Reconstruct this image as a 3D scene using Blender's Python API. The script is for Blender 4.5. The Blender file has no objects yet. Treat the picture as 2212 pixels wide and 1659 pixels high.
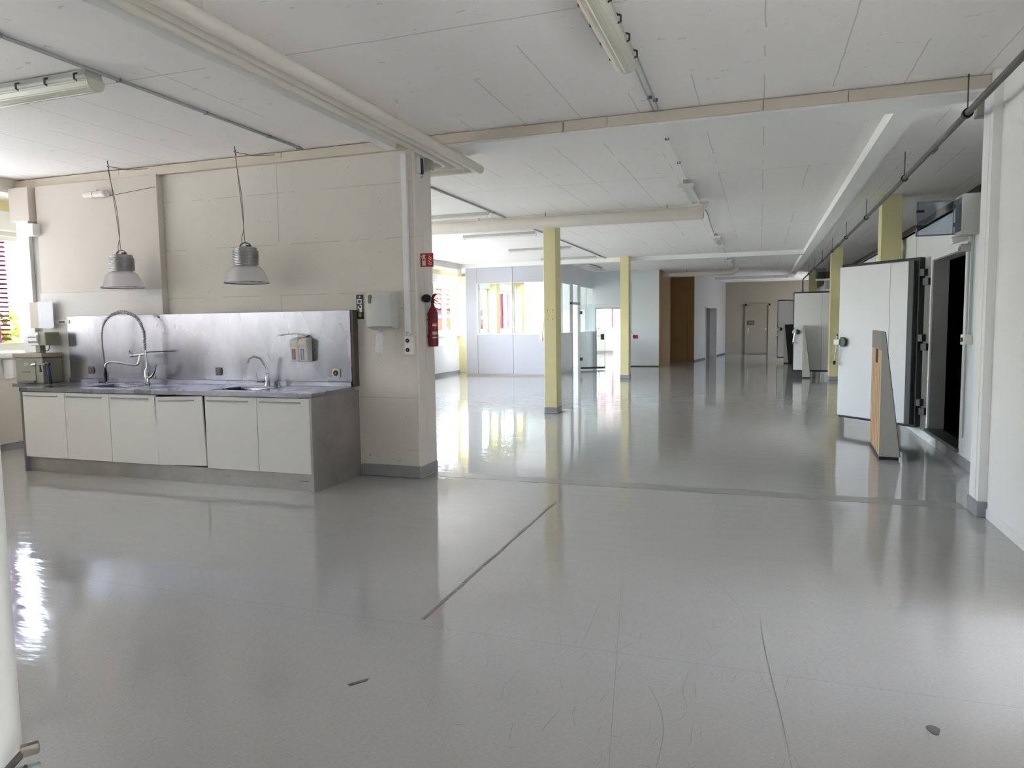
import bpy, bmesh, math, random
from mathutils import Vector, Matrix
random.seed(7)
S = bpy.context.scene
C = S.collection
PI = math.pi

# ------------------------------------------------------------------ camera
F_PX = 1543.93
yaw, pitch, roll = -0.334263, -0.083037, -0.013849
fw = Vector((math.sin(yaw)*math.cos(pitch), math.cos(yaw)*math.cos(pitch), math.sin(pitch)))
rt = Vector((math.cos(yaw), -math.sin(yaw), 0)); up = rt.cross(fw)
r2 = rt*math.cos(roll) + up*math.sin(roll); u2 = -rt*math.sin(roll) + up*math.cos(roll)
cam_d = bpy.data.cameras.new('camera'); cam = bpy.data.objects.new('camera', cam_d); C.objects.link(cam)
m = Matrix(((r2.x, u2.x, -fw.x, 0), (r2.y, u2.y, -fw.y, 0), (r2.z, u2.z, -fw.z, 1.5), (0, 0, 0, 1)))
cam.matrix_world = m
cam_d.sensor_fit = 'HORIZONTAL'; cam_d.sensor_width = 36.0
cam_d.lens = 36.0*F_PX/2212.0
cam_d.clip_start = 0.05; cam_d.clip_end = 500
S.camera = cam

# ------------------------------------------------------------------ world and exposure
S.view_settings.view_transform = 'Standard'; S.view_settings.look = 'None'
S.view_settings.gamma = 1.0; S.view_settings.use_curve_mapping = False
S.view_settings.exposure = 1.15
w = bpy.data.worlds.new('sky'); S.world = w; w.use_nodes = True
nt = w.node_tree; nt.nodes.clear()
out = nt.nodes.new('ShaderNodeOutputWorld'); bg = nt.nodes.new('ShaderNodeBackground')
sky = nt.nodes.new('ShaderNodeTexSky'); sky.sky_type = 'NISHITA'; sky.sun_disc = False
sky.sun_elevation = math.radians(50); sky.sun_rotation = math.radians(200); sky.dust_density = 3.0
mixs = nt.nodes.new('ShaderNodeMix'); mixs.data_type = 'RGBA'
mixs.inputs[0].default_value = 0.8
nt.links.new(sky.outputs[0], mixs.inputs[6]); mixs.inputs[7].default_value = (0.90, 0.915, 1.0, 1)
nt.links.new(mixs.outputs[2], bg.inputs[0]); bg.inputs[1].default_value = 7.0
nt.links.new(bg.outputs[0], out.inputs[0])
cy = S.cycles
cy.use_denoising = True
cy.max_bounces = 14; cy.diffuse_bounces = 12; cy.glossy_bounces = 5; cy.transmission_bounces = 8; cy.transparent_max_bounces = 12
cy.sample_clamp_indirect = 12.0
cy.caustics_reflective = False; cy.caustics_refractive = False

sun_d = bpy.data.lights.new('sun', 'SUN'); sun_d.energy = 45.0; sun_d.angle = math.radians(1.5); sun_d.color = (1.0, .975, 1.0)
sun = bpy.data.objects.new('sun', sun_d); C.objects.link(sun)
sun.rotation_euler = Vector((-.70, .15, -.72)).to_track_quat('-Z', 'Y').to_euler()

def window_light(name, loc, rot, sx, sy):
    """daylight portal filling a window opening: guides the sky light in"""
    l = bpy.data.lights.new(name, 'AREA'); l.shape = 'RECTANGLE'; l.size = sx; l.size_y = sy
    l.cycles.is_portal = True
    o = bpy.data.objects.new(name, l); C.objects.link(o); o.location = loc; o.rotation_euler = rot
    return o

# ------------------------------------------------------------------ materials
def srgb(r, g, b):
    f = lambda c: (c/255/12.92) if c/255 <= 0.04045 else ((c/255+0.055)/1.055)**2.4
    return (f(r), f(g), f(b), 1)
M = {}
def mat(name, col, rough=0.5, metal=0.0, noise=0.0, nscale=8.0, bump=0.0, bscale=60.0, spec=0.5, alpha=None, trans=0.0, coat=0.0, stretch=None, ior=1.5):
    if name in M: return M[name]
    ma = bpy.data.materials.new(name); ma.use_nodes = True; n = ma.node_tree; b = n.nodes['Principled BSDF']
    b.inputs['Base Color'].default_value = col; b.inputs['Roughness'].default_value = rough
    b.inputs['Metallic'].default_value = metal; b.inputs['Specular IOR Level'].default_value = spec
    b.inputs['Transmission Weight'].default_value = trans; b.inputs['Coat Weight'].default_value = coat
    b.inputs['IOR'].default_value = ior
    tc = n.nodes.new('ShaderNodeTexCoord'); mp = n.nodes.new('ShaderNodeMapping')
    n.links.new(tc.outputs['Object'], mp.inputs[0])
    if stretch: mp.inputs['Scale'].default_value = stretch
    if noise:
        t = n.nodes.new('ShaderNodeTexNoise'); t.inputs['Scale'].default_value = nscale; t.inputs['Detail'].default_value = 5
        n.links.new(mp.outputs[0], t.inputs['Vector'])
        mx = n.nodes.new('ShaderNodeMix'); mx.data_type = 'RGBA'
        k = 1-noise
        mx.inputs[6].default_value = (col[0]*k, col[1]*k, col[2]*k, 1)
        mx.inputs[7].default_value = (min(1, col[0]*(1+noise*.5)), min(1, col[1]*(1+noise*.5)), min(1, col[2]*(1+noise*.5)), 1)
        n.links.new(t.outputs[0], mx.inputs[0]); n.links.new(mx.outputs[2], b.inputs['Base Color'])
    if bump:
        t = n.nodes.new('ShaderNodeTexNoise'); t.inputs['Scale'].default_value = bscale; t.inputs['Detail'].default_value = 4
        n.links.new(mp.outputs[0], t.inputs['Vector'])
        bp = n.nodes.new('ShaderNodeBump'); bp.inputs['Strength'].default_value = bump; bp.inputs['Distance'].default_value = 0.01
        n.links.new(t.outputs[0], bp.inputs['Height']); n.links.new(bp.outputs[0], b.inputs['Normal'])
    M[name] = ma; return ma

class NB:
    """tiny node helper"""
    def __init__(s, ma): s.t = ma.node_tree; s.b = s.t.nodes['Principled BSDF']
    def n(s, ty, **k):
        x = s.t.nodes.new(ty)
        for a, v in k.items(): setattr(x, a, v)
        return x
    def l(s, a, b): s.t.links.new(a, b)
    def math(s, op, a, b=None, c=None):
        x = s.n('ShaderNodeMath', operation=op)
        for i, v in enumerate((a, b, c)):
            if v is None: continue
            if isinstance(v, (int, float)): x.inputs[i].default_value = v
            else: s.l(v, x.inputs[i])
        return x.outputs[0]
    def noise(s, vec, scale, detail=4, rough=0.5):
        x = s.n('ShaderNodeTexNoise'); x.inputs['Scale'].default_value = scale; x.inputs['Detail'].default_value = detail
        x.inputs['Roughness'].default_value = rough
        s.l(vec, x.inputs['Vector']); return x.outputs[0]
    def map(s, vec, scale=(1, 1, 1), loc=(0, 0, 0), rot=(0, 0, 0)):
        x = s.n('ShaderNodeMapping'); x.inputs['Scale'].default_value = scale; x.inputs['Location'].default_value = loc
        x.inputs['Rotation'].default_value = rot
        s.l(vec, x.inputs[0]); return x.outputs[0]
    def mix(s, f, a, b):
        x = s.n('ShaderNodeMix', data_type='RGBA')
        if isinstance(f, (int, float)): x.inputs[0].default_value = f
        else: s.l(f, x.inputs[0])
        for i, v in ((6, a), (7, b)):
            if isinstance(v, tuple): x.inputs[i].default_value = v
            else: s.l(v, x.inputs[i])
        return x.outputs[2]
    def bump(s, h, st, d=0.01, nrm=None):
        x = s.n('ShaderNodeBump'); x.inputs['Strength'].default_value = st; x.inputs['Distance'].default_value = d
        s.l(h, x.inputs['Height'])
        if nrm is not None: s.l(nrm, x.inputs['Normal'])
        return x.outputs[0]
    def coords(s):
        tc = s.n('ShaderNodeTexCoord'); se = s.n('ShaderNodeSeparateXYZ'); s.l(tc.outputs['Object'], se.inputs[0])
        return tc.outputs['Object'], se.outputs[0], se.outputs[1], se.outputs[2]
    def line(s, c, period, off, width):
        """1 on thin lines every `period`"""
        a = s.math('ADD', c, -off); a = s.math('DIVIDE', a, period); a = s.math('FRACT', a)
        a = s.math('ABSOLUTE', s.math('SUBTRACT', a, 0.5))
        return s.math('GREATER_THAN', a, 0.5 - width/period/2)

def new(name, col, rough=.5, metal=0.):
    ma = mat(name, col, rough, metal); return ma, NB(ma)

# floor: poured/vinyl grey floor, glossy, slightly wavy, scuffed
FLOOR, k = new('floor_vinyl', srgb(158, 158, 157), .1)
v, x, y, z = k.coords()
sp = k.noise(k.map(v, (1, 3, 1)), 55, 5, .75)
sp2 = k.noise(v, 1.3, 4)
col = k.mix(k.math('MULTIPLY', k.math('SUBTRACT', sp, .3), 1.6), srgb(166, 165, 164), srgb(197, 196, 195))
col = k.mix(k.math('MULTIPLY', sp2, .35), col, srgb(178, 177, 175))
# scuffs: thin dark drag marks near the doorway, along the walking direction
sc = k.noise(k.map(v, (9, .8, 1), rot=(0, 0, .12)), 3.1, 8, .75)
sc = k.math('MULTIPLY', k.math('GREATER_THAN', sc, .685), .35)
nearm = k.n('ShaderNodeMapRange'); k.l(y, nearm.inputs[0]); nearm.inputs[1].default_value = 5.2; nearm.inputs[2].default_value = 2.0
col = k.mix(k.math('MULTIPLY', sc, nearm.outputs[0]), col, srgb(112, 110, 106))
seam = k.line(y, 1.55, 4.68, .006)
seam = k.math('MULTIPLY', seam, k.math('LESS_THAN', y, 6.2))
col = k.mix(k.math('MULTIPLY', seam, .2), col, srgb(120, 118, 114))
k.l(col, k.b.inputs['Base Color'])
wav = k.noise(k.map(v, (1.0, 3.2, 1)), 2.6, 3, .5)
wav2 = k.noise(k.map(v, (.6, 2.0, 1)), 14, 3, .5)
h = k.math('ADD', wav, k.math('MULTIPLY', wav2, .12))
k.l(k.bump(h, .12, .02), k.b.inputs['Normal'])
rr = k.n('ShaderNodeMapRange'); k.l(y, rr.inputs[0]); rr.inputs[1].default_value = 2.0; rr.inputs[2].default_value = 6.6
rr.inputs[3].default_value = .07; rr.inputs[4].default_value = .03
k.l(k.math('ADD', rr.outputs[0], k.math('MULTIPLY', sp2, .03)), k.b.inputs['Roughness'])
k.b.inputs['Specular IOR Level'].default_value = .62

# ceiling: painted board-marked concrete
CEIL, k = new('ceiling_concrete', srgb(205, 201, 194), .75)
v, x, y, z = k.coords()
wob = k.math('MULTIPLY', k.noise(k.map(v, (1, 1, 1)), 3.0, 4), .03)
l1 = k.line(k.math('ADD', x, wob), .5, .02, .009)
l1 = k.math('MULTIPLY', l1, k.math('GREATER_THAN', k.noise(k.map(v, (1.5, .5, 1)), 1.3, 2), .47))
l2 = k.line(k.math('ADD', y, wob), 5.0, 4.12, .012)
l3 = k.line(x, .125, 0.0, .006)
ln = k.math('MAXIMUM', l1, l2)
pits = k.math('GREATER_THAN', k.noise(k.map(v, (1.2, 3, 1)), 6.0, 6, .7), .655)
cl = k.noise(v, .7, 4)
col = k.mix(cl, srgb(240, 237, 234), srgb(247, 245, 243))
col = k.mix(k.math('MULTIPLY', ln, .32), col, srgb(120, 112, 100))
col = k.mix(k.math('MULTIPLY', pits, .28), col, srgb(120, 112, 100))
k.l(col, k.b.inputs['Base Color'])
hh = k.math('ADD', k.math('MULTIPLY', ln, -1.0), k.math('MULTIPLY', l3, -.12))
hh = k.math('ADD', hh, k.math('MULTIPLY', k.noise(v, 30, 4), .25))
k.l(k.bump(hh, .5, .006), k.b.inputs['Normal'])

# partition wall: painted shuttered concrete
WALLC, k = new('wall_concrete_paint', srgb(196, 190, 178), .7)
v, x, y, z = k.coords()
wob = k.math('MULTIPLY', k.noise(v, 6, 4), .012)
lz = k.line(k.math('ADD', z, wob), .52, .80, .008)
lx = k.line(k.math('ADD', x, wob), 2.6, -4.69, .012)
ln = k.math('MULTIPLY', k.math('MAXIMUM', lz, lx), k.math('GREATER_THAN', k.noise(v, 2.2, 3), .44))
pt = k.math('GREATER_THAN', k.noise(v, 26, 3, .6), .69)
pt = k.math('MULTIPLY', pt, k.math('GREATER_THAN', k.noise(v, 1.6, 2), .45))
col = k.mix(k.noise(v, 1.2, 4), srgb(216, 210, 201), srgb(226, 221, 212))
col = k.mix(k.math('MULTIPLY', ln, .30), col, srgb(140, 130, 112))
col = k.mix(k.math('MULTIPLY', pt, .55), col, srgb(90, 82, 70))
k.l(col, k.b.inputs['Base Color'])
hh = k.math('SUBTRACT', k.math('MULTIPLY', k.noise(v, 45, 4), .5), k.math('ADD', ln, pt))
k.l(k.bump(hh, .5, .006), k.b.inputs['Normal'])

PAINT = mat('wall_paint', srgb(230, 225, 217), .65, noise=.03, nscale=2, bump=.15, bscale=90)
PAINTW = mat('wall_paint_white', srgb(240, 240, 238), .6, noise=.03, nscale=2, bump=.15, bscale=70)
BOARD = mat('smooth_board', srgb(210, 202, 194), .55, noise=.04, nscale=3)
TRIMC = mat('beam_paint', srgb(216, 207, 191), .55, noise=.04, nscale=4, bump=.1)
TRIMW = mat('beam_paint_white', srgb(242, 242, 240), .5, noise=.03, nscale=4)
PANEL = mat('white_panel', srgb(238, 240, 244), .38, noise=.015, nscale=1.5)
PANELO = mat('office_panel', srgb(198, 202, 211), .4, noise=.015, nscale=1.5)
PANELG = mat('grey_panel', srgb(234, 237, 240), .42, noise=.02, nscale=1.5)
YEL = mat('yellow_paint', srgb(224, 217, 166), .5, noise=.04, nscale=2.5, bump=.08)
COVE = mat('grey_cove', srgb(150, 151, 154), .35, noise=.05)
FARW = mat('far_wall_plaster', srgb(150, 144, 130), .75, noise=.08, nscale=1.5)
FARD = mat('far_door_paint', srgb(138, 132, 118), .6, noise=.04)
BROWN = mat('chipboard', srgb(150, 120, 78), .7, noise=.1, nscale=3)
GREYP = mat('grey_paint', srgb(172, 172, 170), .6, noise=.04)
DARKB = mat('dark_brown', srgb(70, 60, 54), .7, noise=.15, nscale=6)
BLACK = mat('black_rubber', srgb(28, 27, 30), .5)
BLACKP = mat('black_plastic', srgb(22, 22, 23), .35)
DARKG = mat('dark_grey', srgb(72, 72, 74), .5)
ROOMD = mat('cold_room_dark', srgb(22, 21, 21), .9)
CREAM = mat('cream_laminate', srgb(222, 220, 213), .4, noise=.015, nscale=2)
STEEL, k = new('brushed_steel', srgb(176, 176, 182), .32, 1.)
v, x, y, z = k.coords()
g = k.noise(k.map(v, (1.0, 1.0, .45)), 2.2, 4, .55)
g2 = k.n('ShaderNodeMapRange'); k.l(g, g2.inputs[0]); g2.inputs[1].default_value = .3; g2.inputs[2].default_value = .7; g = g2.outputs[0]
k.l(k.mix(g, srgb(134, 134, 143), srgb(172, 172, 182)), k.b.inputs['Base Color'])  # light and dark mottling paints reflections into the steel colour
br = k.noise(k.map(v, (300, 300, 4)), 1.0, 2)
k.l(k.math('ADD', .22, k.math('MULTIPLY', g, .14)), k.b.inputs['Roughness'])
k.l(k.bump(k.math('ADD', k.math('MULTIPLY', br, .15), k.noise(v, 2.2, 2)), .12, .02), k.b.inputs['Normal'])
STEELD, k = new('steel_side', srgb(140, 136, 130), .42, .65)
v, x, y, z = k.coords()
g = k.noise(v, 3.0, 5, .6)
k.l(k.mix(g, srgb(140, 137, 132), srgb(190, 186, 180)), k.b.inputs['Base Color'])
CHROME = mat('chrome', srgb(205, 205, 208), .12, 1.)
GALV = mat('galvanised', srgb(150, 152, 152), .4, .8)
PIPEG = mat('grey_pipe', srgb(104, 102, 100), .45, .3, noise=.25, nscale=9)
TUBE = mat('cream_tube', srgb(222, 217, 206), .38, noise=.03)
COND = mat('conduit', srgb(170, 174, 172), .45)
PLAST = mat('cream_plastic', srgb(232, 228, 218), .35)
PLASTW = mat('white_plastic', srgb(236, 236, 234), .3)
PLASTG = mat('grey_plastic', srgb(178, 179, 172), .35)
DISP = mat('dispenser_plastic', srgb(206, 207, 202), .3)
TUBEL = mat('lamp_cover', srgb(226, 226, 205), .25, trans=.25)
LAMPW = mat('lamp_white', srgb(236, 236, 234), .35)
SOCK = mat('socket_taupe', srgb(120, 112, 102), .4)
RED = mat('red_paint', srgb(126, 15, 24), .3)
REDS = mat('red_sign', srgb(190, 30, 38), .45)
SIGNG = mat('sign_pale', srgb(214, 222, 190), .5)
GREEN = mat('green_knob', srgb(20, 84, 52), .4)
PAPER = mat('paper', srgb(240, 240, 242), .8)
FOAMP = mat('plastic_film', srgb(214, 216, 224), .2, bump=.8, bscale=60)
BLUE = mat('blue_grip', srgb(40, 58, 110), .5)
BOXG = mat('box_grey_green', srgb(150, 148, 132), .5, noise=.05, nscale=10)
SHUT = mat('shutter_red', srgb(74, 26, 46), .9, spec=0)
SHUTP = mat('shutter_magenta', srgb(104, 44, 84), .9, spec=0)
FRAMEW = mat('window_frame', srgb(238, 238, 234), .35)
WOOD, k = new('pale_wood', srgb(214, 176, 128), .6)
v, x, y, z = k.coords()
g = k.noise(k.map(v, (20, 20, 1.2)), 2.4, 5, .6)
col = k.mix(g, srgb(196, 152, 104), srgb(226, 192, 146))
k.l(col, k.b.inputs['Base Color'])
WOODG = mat('weathered_wood', srgb(150, 144, 136), .8, noise=.3, nscale=14, stretch=(1, 1, 12))
BURN = mat('charred_wood', srgb(52, 42, 34), .9, noise=.3, nscale=20)
REFL = mat('prismatic_acrylic', srgb(244, 240, 238), .18, trans=.55, bump=.3, bscale=90, ior=1.3)
ALU = mat('ribbed_aluminium', srgb(150, 150, 150), .35, .9)
GROOVE = mat('dark_joint', srgb(120, 116, 110), .8)
def acrylic(name):
    ma = bpy.data.materials.new(name); ma.use_nodes = True; n = ma.node_tree; n.nodes.clear()
    o = n.nodes.new('ShaderNodeOutputMaterial'); d = n.nodes.new('ShaderNodeBsdfDiffuse'); tl = n.nodes.new('ShaderNodeBsdfTranslucent'); tp = n.nodes.new('ShaderNodeBsdfTransparent'); g = n.nodes.new('ShaderNodeBsdfGlossy')
    d.inputs[0].default_value = (.88, .86, .86, 1); tl.inputs[0].default_value = (.92, .90, .90, 1); g.inputs['Roughness'].default_value = .22
    m1 = n.nodes.new('ShaderNodeMixShader'); m1.inputs[0].default_value = .55; m2 = n.nodes.new('ShaderNodeMixShader'); m2.inputs[0].default_value = .15; m3 = n.nodes.new('ShaderNodeMixShader'); m3.inputs[0].default_value = .3
    n.links.new(d.outputs[0], m1.inputs[1]); n.links.new(tl.outputs[0], m1.inputs[2]); n.links.new(m1.outputs[0], m2.inputs[1]); n.links.new(tp.outputs[0], m2.inputs[2])
    n.links.new(m2.outputs[0], m3.inputs[1]); n.links.new(g.outputs[0], m3.inputs[2]); n.links.new(m3.outputs[0], o.inputs[0]); M[name] = ma; return ma
REFL = acrylic('ribbed_acrylic')
def glass(name, tint=(1, 1, 1, 1), rough=0.0, refl=.08):
    ma = bpy.data.materials.new(name); ma.use_nodes = True; n = ma.node_tree; n.nodes.clear()
    o = n.nodes.new('ShaderNodeOutputMaterial'); t = n.nodes.new('ShaderNodeBsdfTransparent'); g = n.nodes.new('ShaderNodeBsdfGlossy')
    fz = n.nodes.new('ShaderNodeFresnel'); fz.inputs[0].default_value = 1.45
    mx = n.nodes.new('ShaderNodeMixShader'); t.inputs[0].default_value = tint; g.inputs['Roughness'].default_value = rough
    ge = n.nodes.new('ShaderNodeNewGeometry'); mu = n.nodes.new('ShaderNodeMath'); mu.operation = 'SUBTRACT'; mu.use_clamp = True
    n.links.new(fz.outputs[0], mu.inputs[0]); n.links.new(ge.outputs['Backfacing'], mu.inputs[1]); n.links.new(mu.outputs[0], mx.inputs[0]); n.links.new(t.outputs[0], mx.inputs[1]); n.links.new(g.outputs[0], mx.inputs[2])
    n.links.new(mx.outputs[0], o.inputs[0]); M[name] = ma; return ma
GLASS = glass('window_glass', (.97, .985, .98, 1))
GLASSG = glass('partition_glass', (.93, .965, .96, 1))
SMOKE = glass('smoked_lid', (.70, .75, .80, 1))

# ------------------------------------------------------------------ mesh helpers
def BM(): return bmesh.new()
def box(bm, x0, x1, y0, y1, z0, z1, bev=0, seg=1, mtx=None):
    vs = [bm.verts.new((a, b, c)) for a in (x0, x1) for b in (y0, y1) for c in (z0, z1)]
    fs = [(0, 1, 3, 2), (4, 6, 7, 5), (0, 4, 5, 1), (2, 3, 7, 6), (0, 2, 6, 4), (1, 5, 7, 3)]
    fl = [bm.faces.new([vs[i] for i in f]) for f in fs]
    if bev:
        es = list({e for f in fl for e in f.edges})
        r = bmesh.ops.bevel(bm, geom=es, offset=bev, segments=seg, affect='EDGES', profile=.5)
        vs = list({v for f in r['faces'] for v in f.verts} | {v for v in vs if v.is_valid})
    if mtx is not None: bmesh.ops.transform(bm, matrix=mtx, verts=vs)
    return bm
def prism(bm, poly, a0, a1, axis='y', bev=0):
    """poly: 2-D outline in the other two axes (order x,z / y,z / x,y)"""
    def P(p, a):
        return {'y': (p[0], a, p[1]), 'x': (a, p[0], p[1]), 'z': (p[0], p[1], a)}[axis]
    A = [bm.verts.new(P(p, a0)) for p in poly]; B = [bm.verts.new(P(p, a1)) for p in poly]
    n = len(poly); fl = [bm.faces.new(A), bm.faces.new(B[::-1])]
    for i in range(n): fl.append(bm.faces.new((A[i], B[i], B[(i+1) % n], A[(i+1) % n])))
    bmesh.ops.recalc_face_normals(bm, faces=fl)
    if bev:
        bmesh.ops.bevel(bm, geom=list({e for f in fl for e in f.edges}), offset=bev, segments=2, affect='EDGES')
    return bm
def frame_at(d):
    d = d.normalized(); a = Vector((0, 0, 1)) if abs(d.z) < .9 else Vector((1, 0, 0))
    s = d.cross(a).normalized(); return s, s.cross(d).normalized()
def tube(bm, pts, r, n=12, cap=True, smooth=0):
    pts = [Vector(p) for p in pts]
    if smooth:
        q = []
        for i in range(len(pts)-1):
            p0 = pts[max(i-1, 0)]; p1 = pts[i]; p2 = pts[i+1]; p3 = pts[min(i+2, len(pts)-1)]
            for j in range(smooth):
                t = j/smooth
                q.append(.5*((2*p1)+(-p0+p2)*t+(2*p0-5*p1+4*p2-p3)*t*t+(-p0+3*p1-3*p2+p3)*t**3))
        q.append(pts[-1]); pts = q
    rs = r if isinstance(r, (list, tuple)) else [r]*len(pts)
    if len(rs) != len(pts): rs = [rs[0]+(rs[-1]-rs[0])*i/(len(pts)-1) for i in range(len(pts))]
    rings = []; s = None
    for i, p in enumerate(pts):
        d = (pts[min(i+1, len(pts)-1)]-pts[max(i-1, 0)]).normalized()
        if s is None: s, t = frame_at(d)
        else:
            s = (s-d*s.dot(d)).normalized(); t = s.cross(d)
        rings.append([bm.verts.new(p+(s*math.cos(2*PI*k/n)+t*math.sin(2*PI*k/n))*rs[i]) for k in range(n)])
    for a, b in zip(rings, rings[1:]):
        for k in range(n): bm.faces.new((a[k], a[(k+1) % n], b[(k+1) % n], b[k]))
    if cap: bm.faces.new(rings[0][::-1]); bm.faces.new(rings[-1])
    return bm
def lathe(bm, prof, c=(0, 0, 0), axis='z', n=24, cap=True):
    """prof: list of (r, h)"""
    rings = []
    for r, h in prof:
        ring = []
        for k in range(n):
            a = 2*PI*k/n; u, v = r*math.cos(a), r*math.sin(a)
            p = {'z': (u, v, h), 'x': (h, u, v), 'y': (v, h, u)}[axis]
            ring.append(bm.verts.new((p[0]+c[0], p[1]+c[1], p[2]+c[2])))
        rings.append(ring)
    for a, b in zip(rings, rings[1:]):
        for k in range(n): bm.faces.new((a[k], a[(k+1) % n], b[(k+1) % n], b[k]))
    if cap: bm.faces.new(rings[0][::-1]); bm.faces.new(rings[-1])
    return bm
def obj(name, bm, ma, parent=None, smooth=False, label=None, world=True):
    me = bpy.data.meshes.new(name)
    bmesh.ops.recalc_face_normals(bm, faces=bm.faces[:])
    if parent is not None and world:
        off = Vector(parent['_o']) if '_o' in parent else Vector((0, 0, 0))
        bmesh.ops.translate(bm, vec=-off, verts=bm.verts[:])
    bm.to_mesh(me); bm.free(); me.materials.append(ma)
    if smooth:
        for p in me.polygons: p.use_smooth = True
        me.set_sharp_from_angle(angle=math.radians(35))
    o = bpy.data.objects.new(name, me); C.objects.link(o)
    if parent is not None:
        o.parent = parent
        if '_o' in parent: o['_o'] = tuple(parent['_o'])
    if label: o['label'] = label
    return o
def thing(name, label, cat, loc=(0, 0, 0), rz=0, group=None):
    o = bpy.data.objects.new(name, None); C.objects.link(o); o.empty_display_size = .1
    o.location = loc; o.rotation_euler = (0, 0, rz); o['label'] = label; o['category'] = cat
    o['_o'] = tuple(loc) if not rz else (0, 0, 0)
    if group: o['group'] = group
    return o
def tag(o, label, cat, group=None):
    o['label'] = label; o['category'] = cat
    if group: o['group'] = group
    return o
def struct(name, bm, ma, parent=None, smooth=False, label=None):
    o = obj(name, bm, ma, parent, smooth)
    if parent is None: o['kind'] = 'structure'
    if label: o['label'] = label
    return o
def sroot(name, label=None):
    o = bpy.data.objects.new(name, None); C.objects.link(o); o['kind'] = 'structure'
    if label: o['label'] = label
    return o
def dup(root, loc, label, rz=None):
    r = root.copy(); C.objects.link(r); r.location = loc; r['label'] = label
    if rz is not None: r.rotation_euler = (0, 0, rz)
    for ch in list(root.children):
        c = ch.copy(); C.objects.link(c); c.parent = r
        for g in list(ch.children):
            d = g.copy(); C.objects.link(d); d.parent = c
    return r
def B(*a, **k): return box(BM(), *a, **k)

H = 3.28          # ceiling height
WX = -9.05        # window wall plane
CX = 1.96         # cold room wall plane
WY = 6.27         # front of the kitchen partition
exec_later = []
# ================================================================== THE SETTING
struct('floor', B(-10, 6.2, -3.2, 37, -.12, 0), FLOOR)
struct('ceiling', B(-10, 6.2, -3.2, 37, H, H+.12), CEIL)

# ---- left window wall: bays of 2.79 m between yellow pilasters
P0, PW, BAY = 6.85, .35, 2.79
wl = sroot('wall_left', 'window wall with low panels, white roller boxes and yellow pilasters')
def bays():
    for kk in range(-3, 10):
        yield kk, P0+kk*BAY, P0+kk*BAY+PW      # pilaster span
bm = BM()
for kk, a, b in bays():
    box(bm, WX-.2, WX, a, b, 0, H)
box(bm, WX-.2, WX, -3.2, 37, 0, 1.17); box(bm, WX-.2, WX, -3.2, 37, 2.77, H)
box(bm, WX-.2, WX, 32.6, 37, 1.17, 2.77)
struct('wall_core', bm, PAINT, wl)
for kk, a, b in bays():
    struct('pilaster', B(WX, -8.72, a, b, 0, 3.02, .01), YEL, wl, label='yellow painted pilaster between windows')
struct('lintel', B(WX, -8.95, -3.2, 33, 2.99, 3.14), YEL, wl, label='yellow painted lintel band')
struct('bulkhead', B(WX, -8.36, -3.2, 32.9, 3.12, H), PAINT, wl)
wn = 0
for kk, a, b in bays():
    y0, y1 = b, a+BAY
    if kk == 9: continue
    wn += 1
    wr = sroot('window_%d' % wn, 'white framed window with three sashes and roller box')
    struct('roller_box', B(WX, -8.93, y0, y1, 2.76, 3.0, .008), PAINTW, wr)
    struct('window_sill', B(WX-.02, -8.9, y0, y1, 1.17, 1.235, .006), FRAMEW, wr)
    bm = BM(); X0, X1 = WX-.10, WX-.03
    box(bm, X0, X1, y0, y1, 1.23, 1.30); box(bm, X0, X1, y0, y1, 2.71, 2.77)
    box(bm, X0, X1, y0, y0+.05, 1.3, 2.71); box(bm, X0, X1, y1-.05, y1, 1.3, 2.71)
    struct('window_frame', bm, FRAMEW, wr)
    for j in range(3):
        s0 = y0+.05+(y1-y0-.1)*j/3; s1 = y0+.05+(y1-y0-.1)*(j+1)/3
        bm = BM(); t = .055; X0, X1 = WX-.09, WX+.0
        box(bm, X0, X1, s0+.004, s1-.004, 1.30, 1.30+t, .004); box(bm, X0, X1, s0+.004, s1-.004, 2.70-t, 2.70, .004)
        box(bm, X0, X1, s0+.004, s0+t, 1.3+t, 2.7-t); box(bm, X0, X1, s1-t, s1-.004, 1.3+t, 2.7-t)
        so = struct('sash', bm, FRAMEW, wr)
        struct('pane', B(WX-.06, WX-.054, s0+t, s1-t, 1.3+t, 2.7-t), GLASS, so)
        if j: struct('window_handle', box(box(BM(), WX, WX+.02, s0-.015, s0+.015, 1.92, 2.0, .004), WX+.02, WX+.035, s0-.01, s0+.01, 1.84, 1.97, .004), PLASTW, so)
    # low panel in front of the heating niche
    struct('niche_back', B(WX, WX+.012, y0, y1, .9, 1.17), PAINTW, wl)
    struct('low_panel', B(WX+.012, -8.97, y0+.01, y1-.01, .085, .905, .006), BOARD if kk < 0 else PAINTW, wl)
    if -3 < kk < 9:
        window_light('window_daylight', (WX-.28, (y0+y1)/2, 2.0), (0, -PI/2, 0), 1.5, y1-y0)
struct('baseboard_left', B(WX, -8.95, -3.2, 33, 0, .085), COVE)

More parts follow.
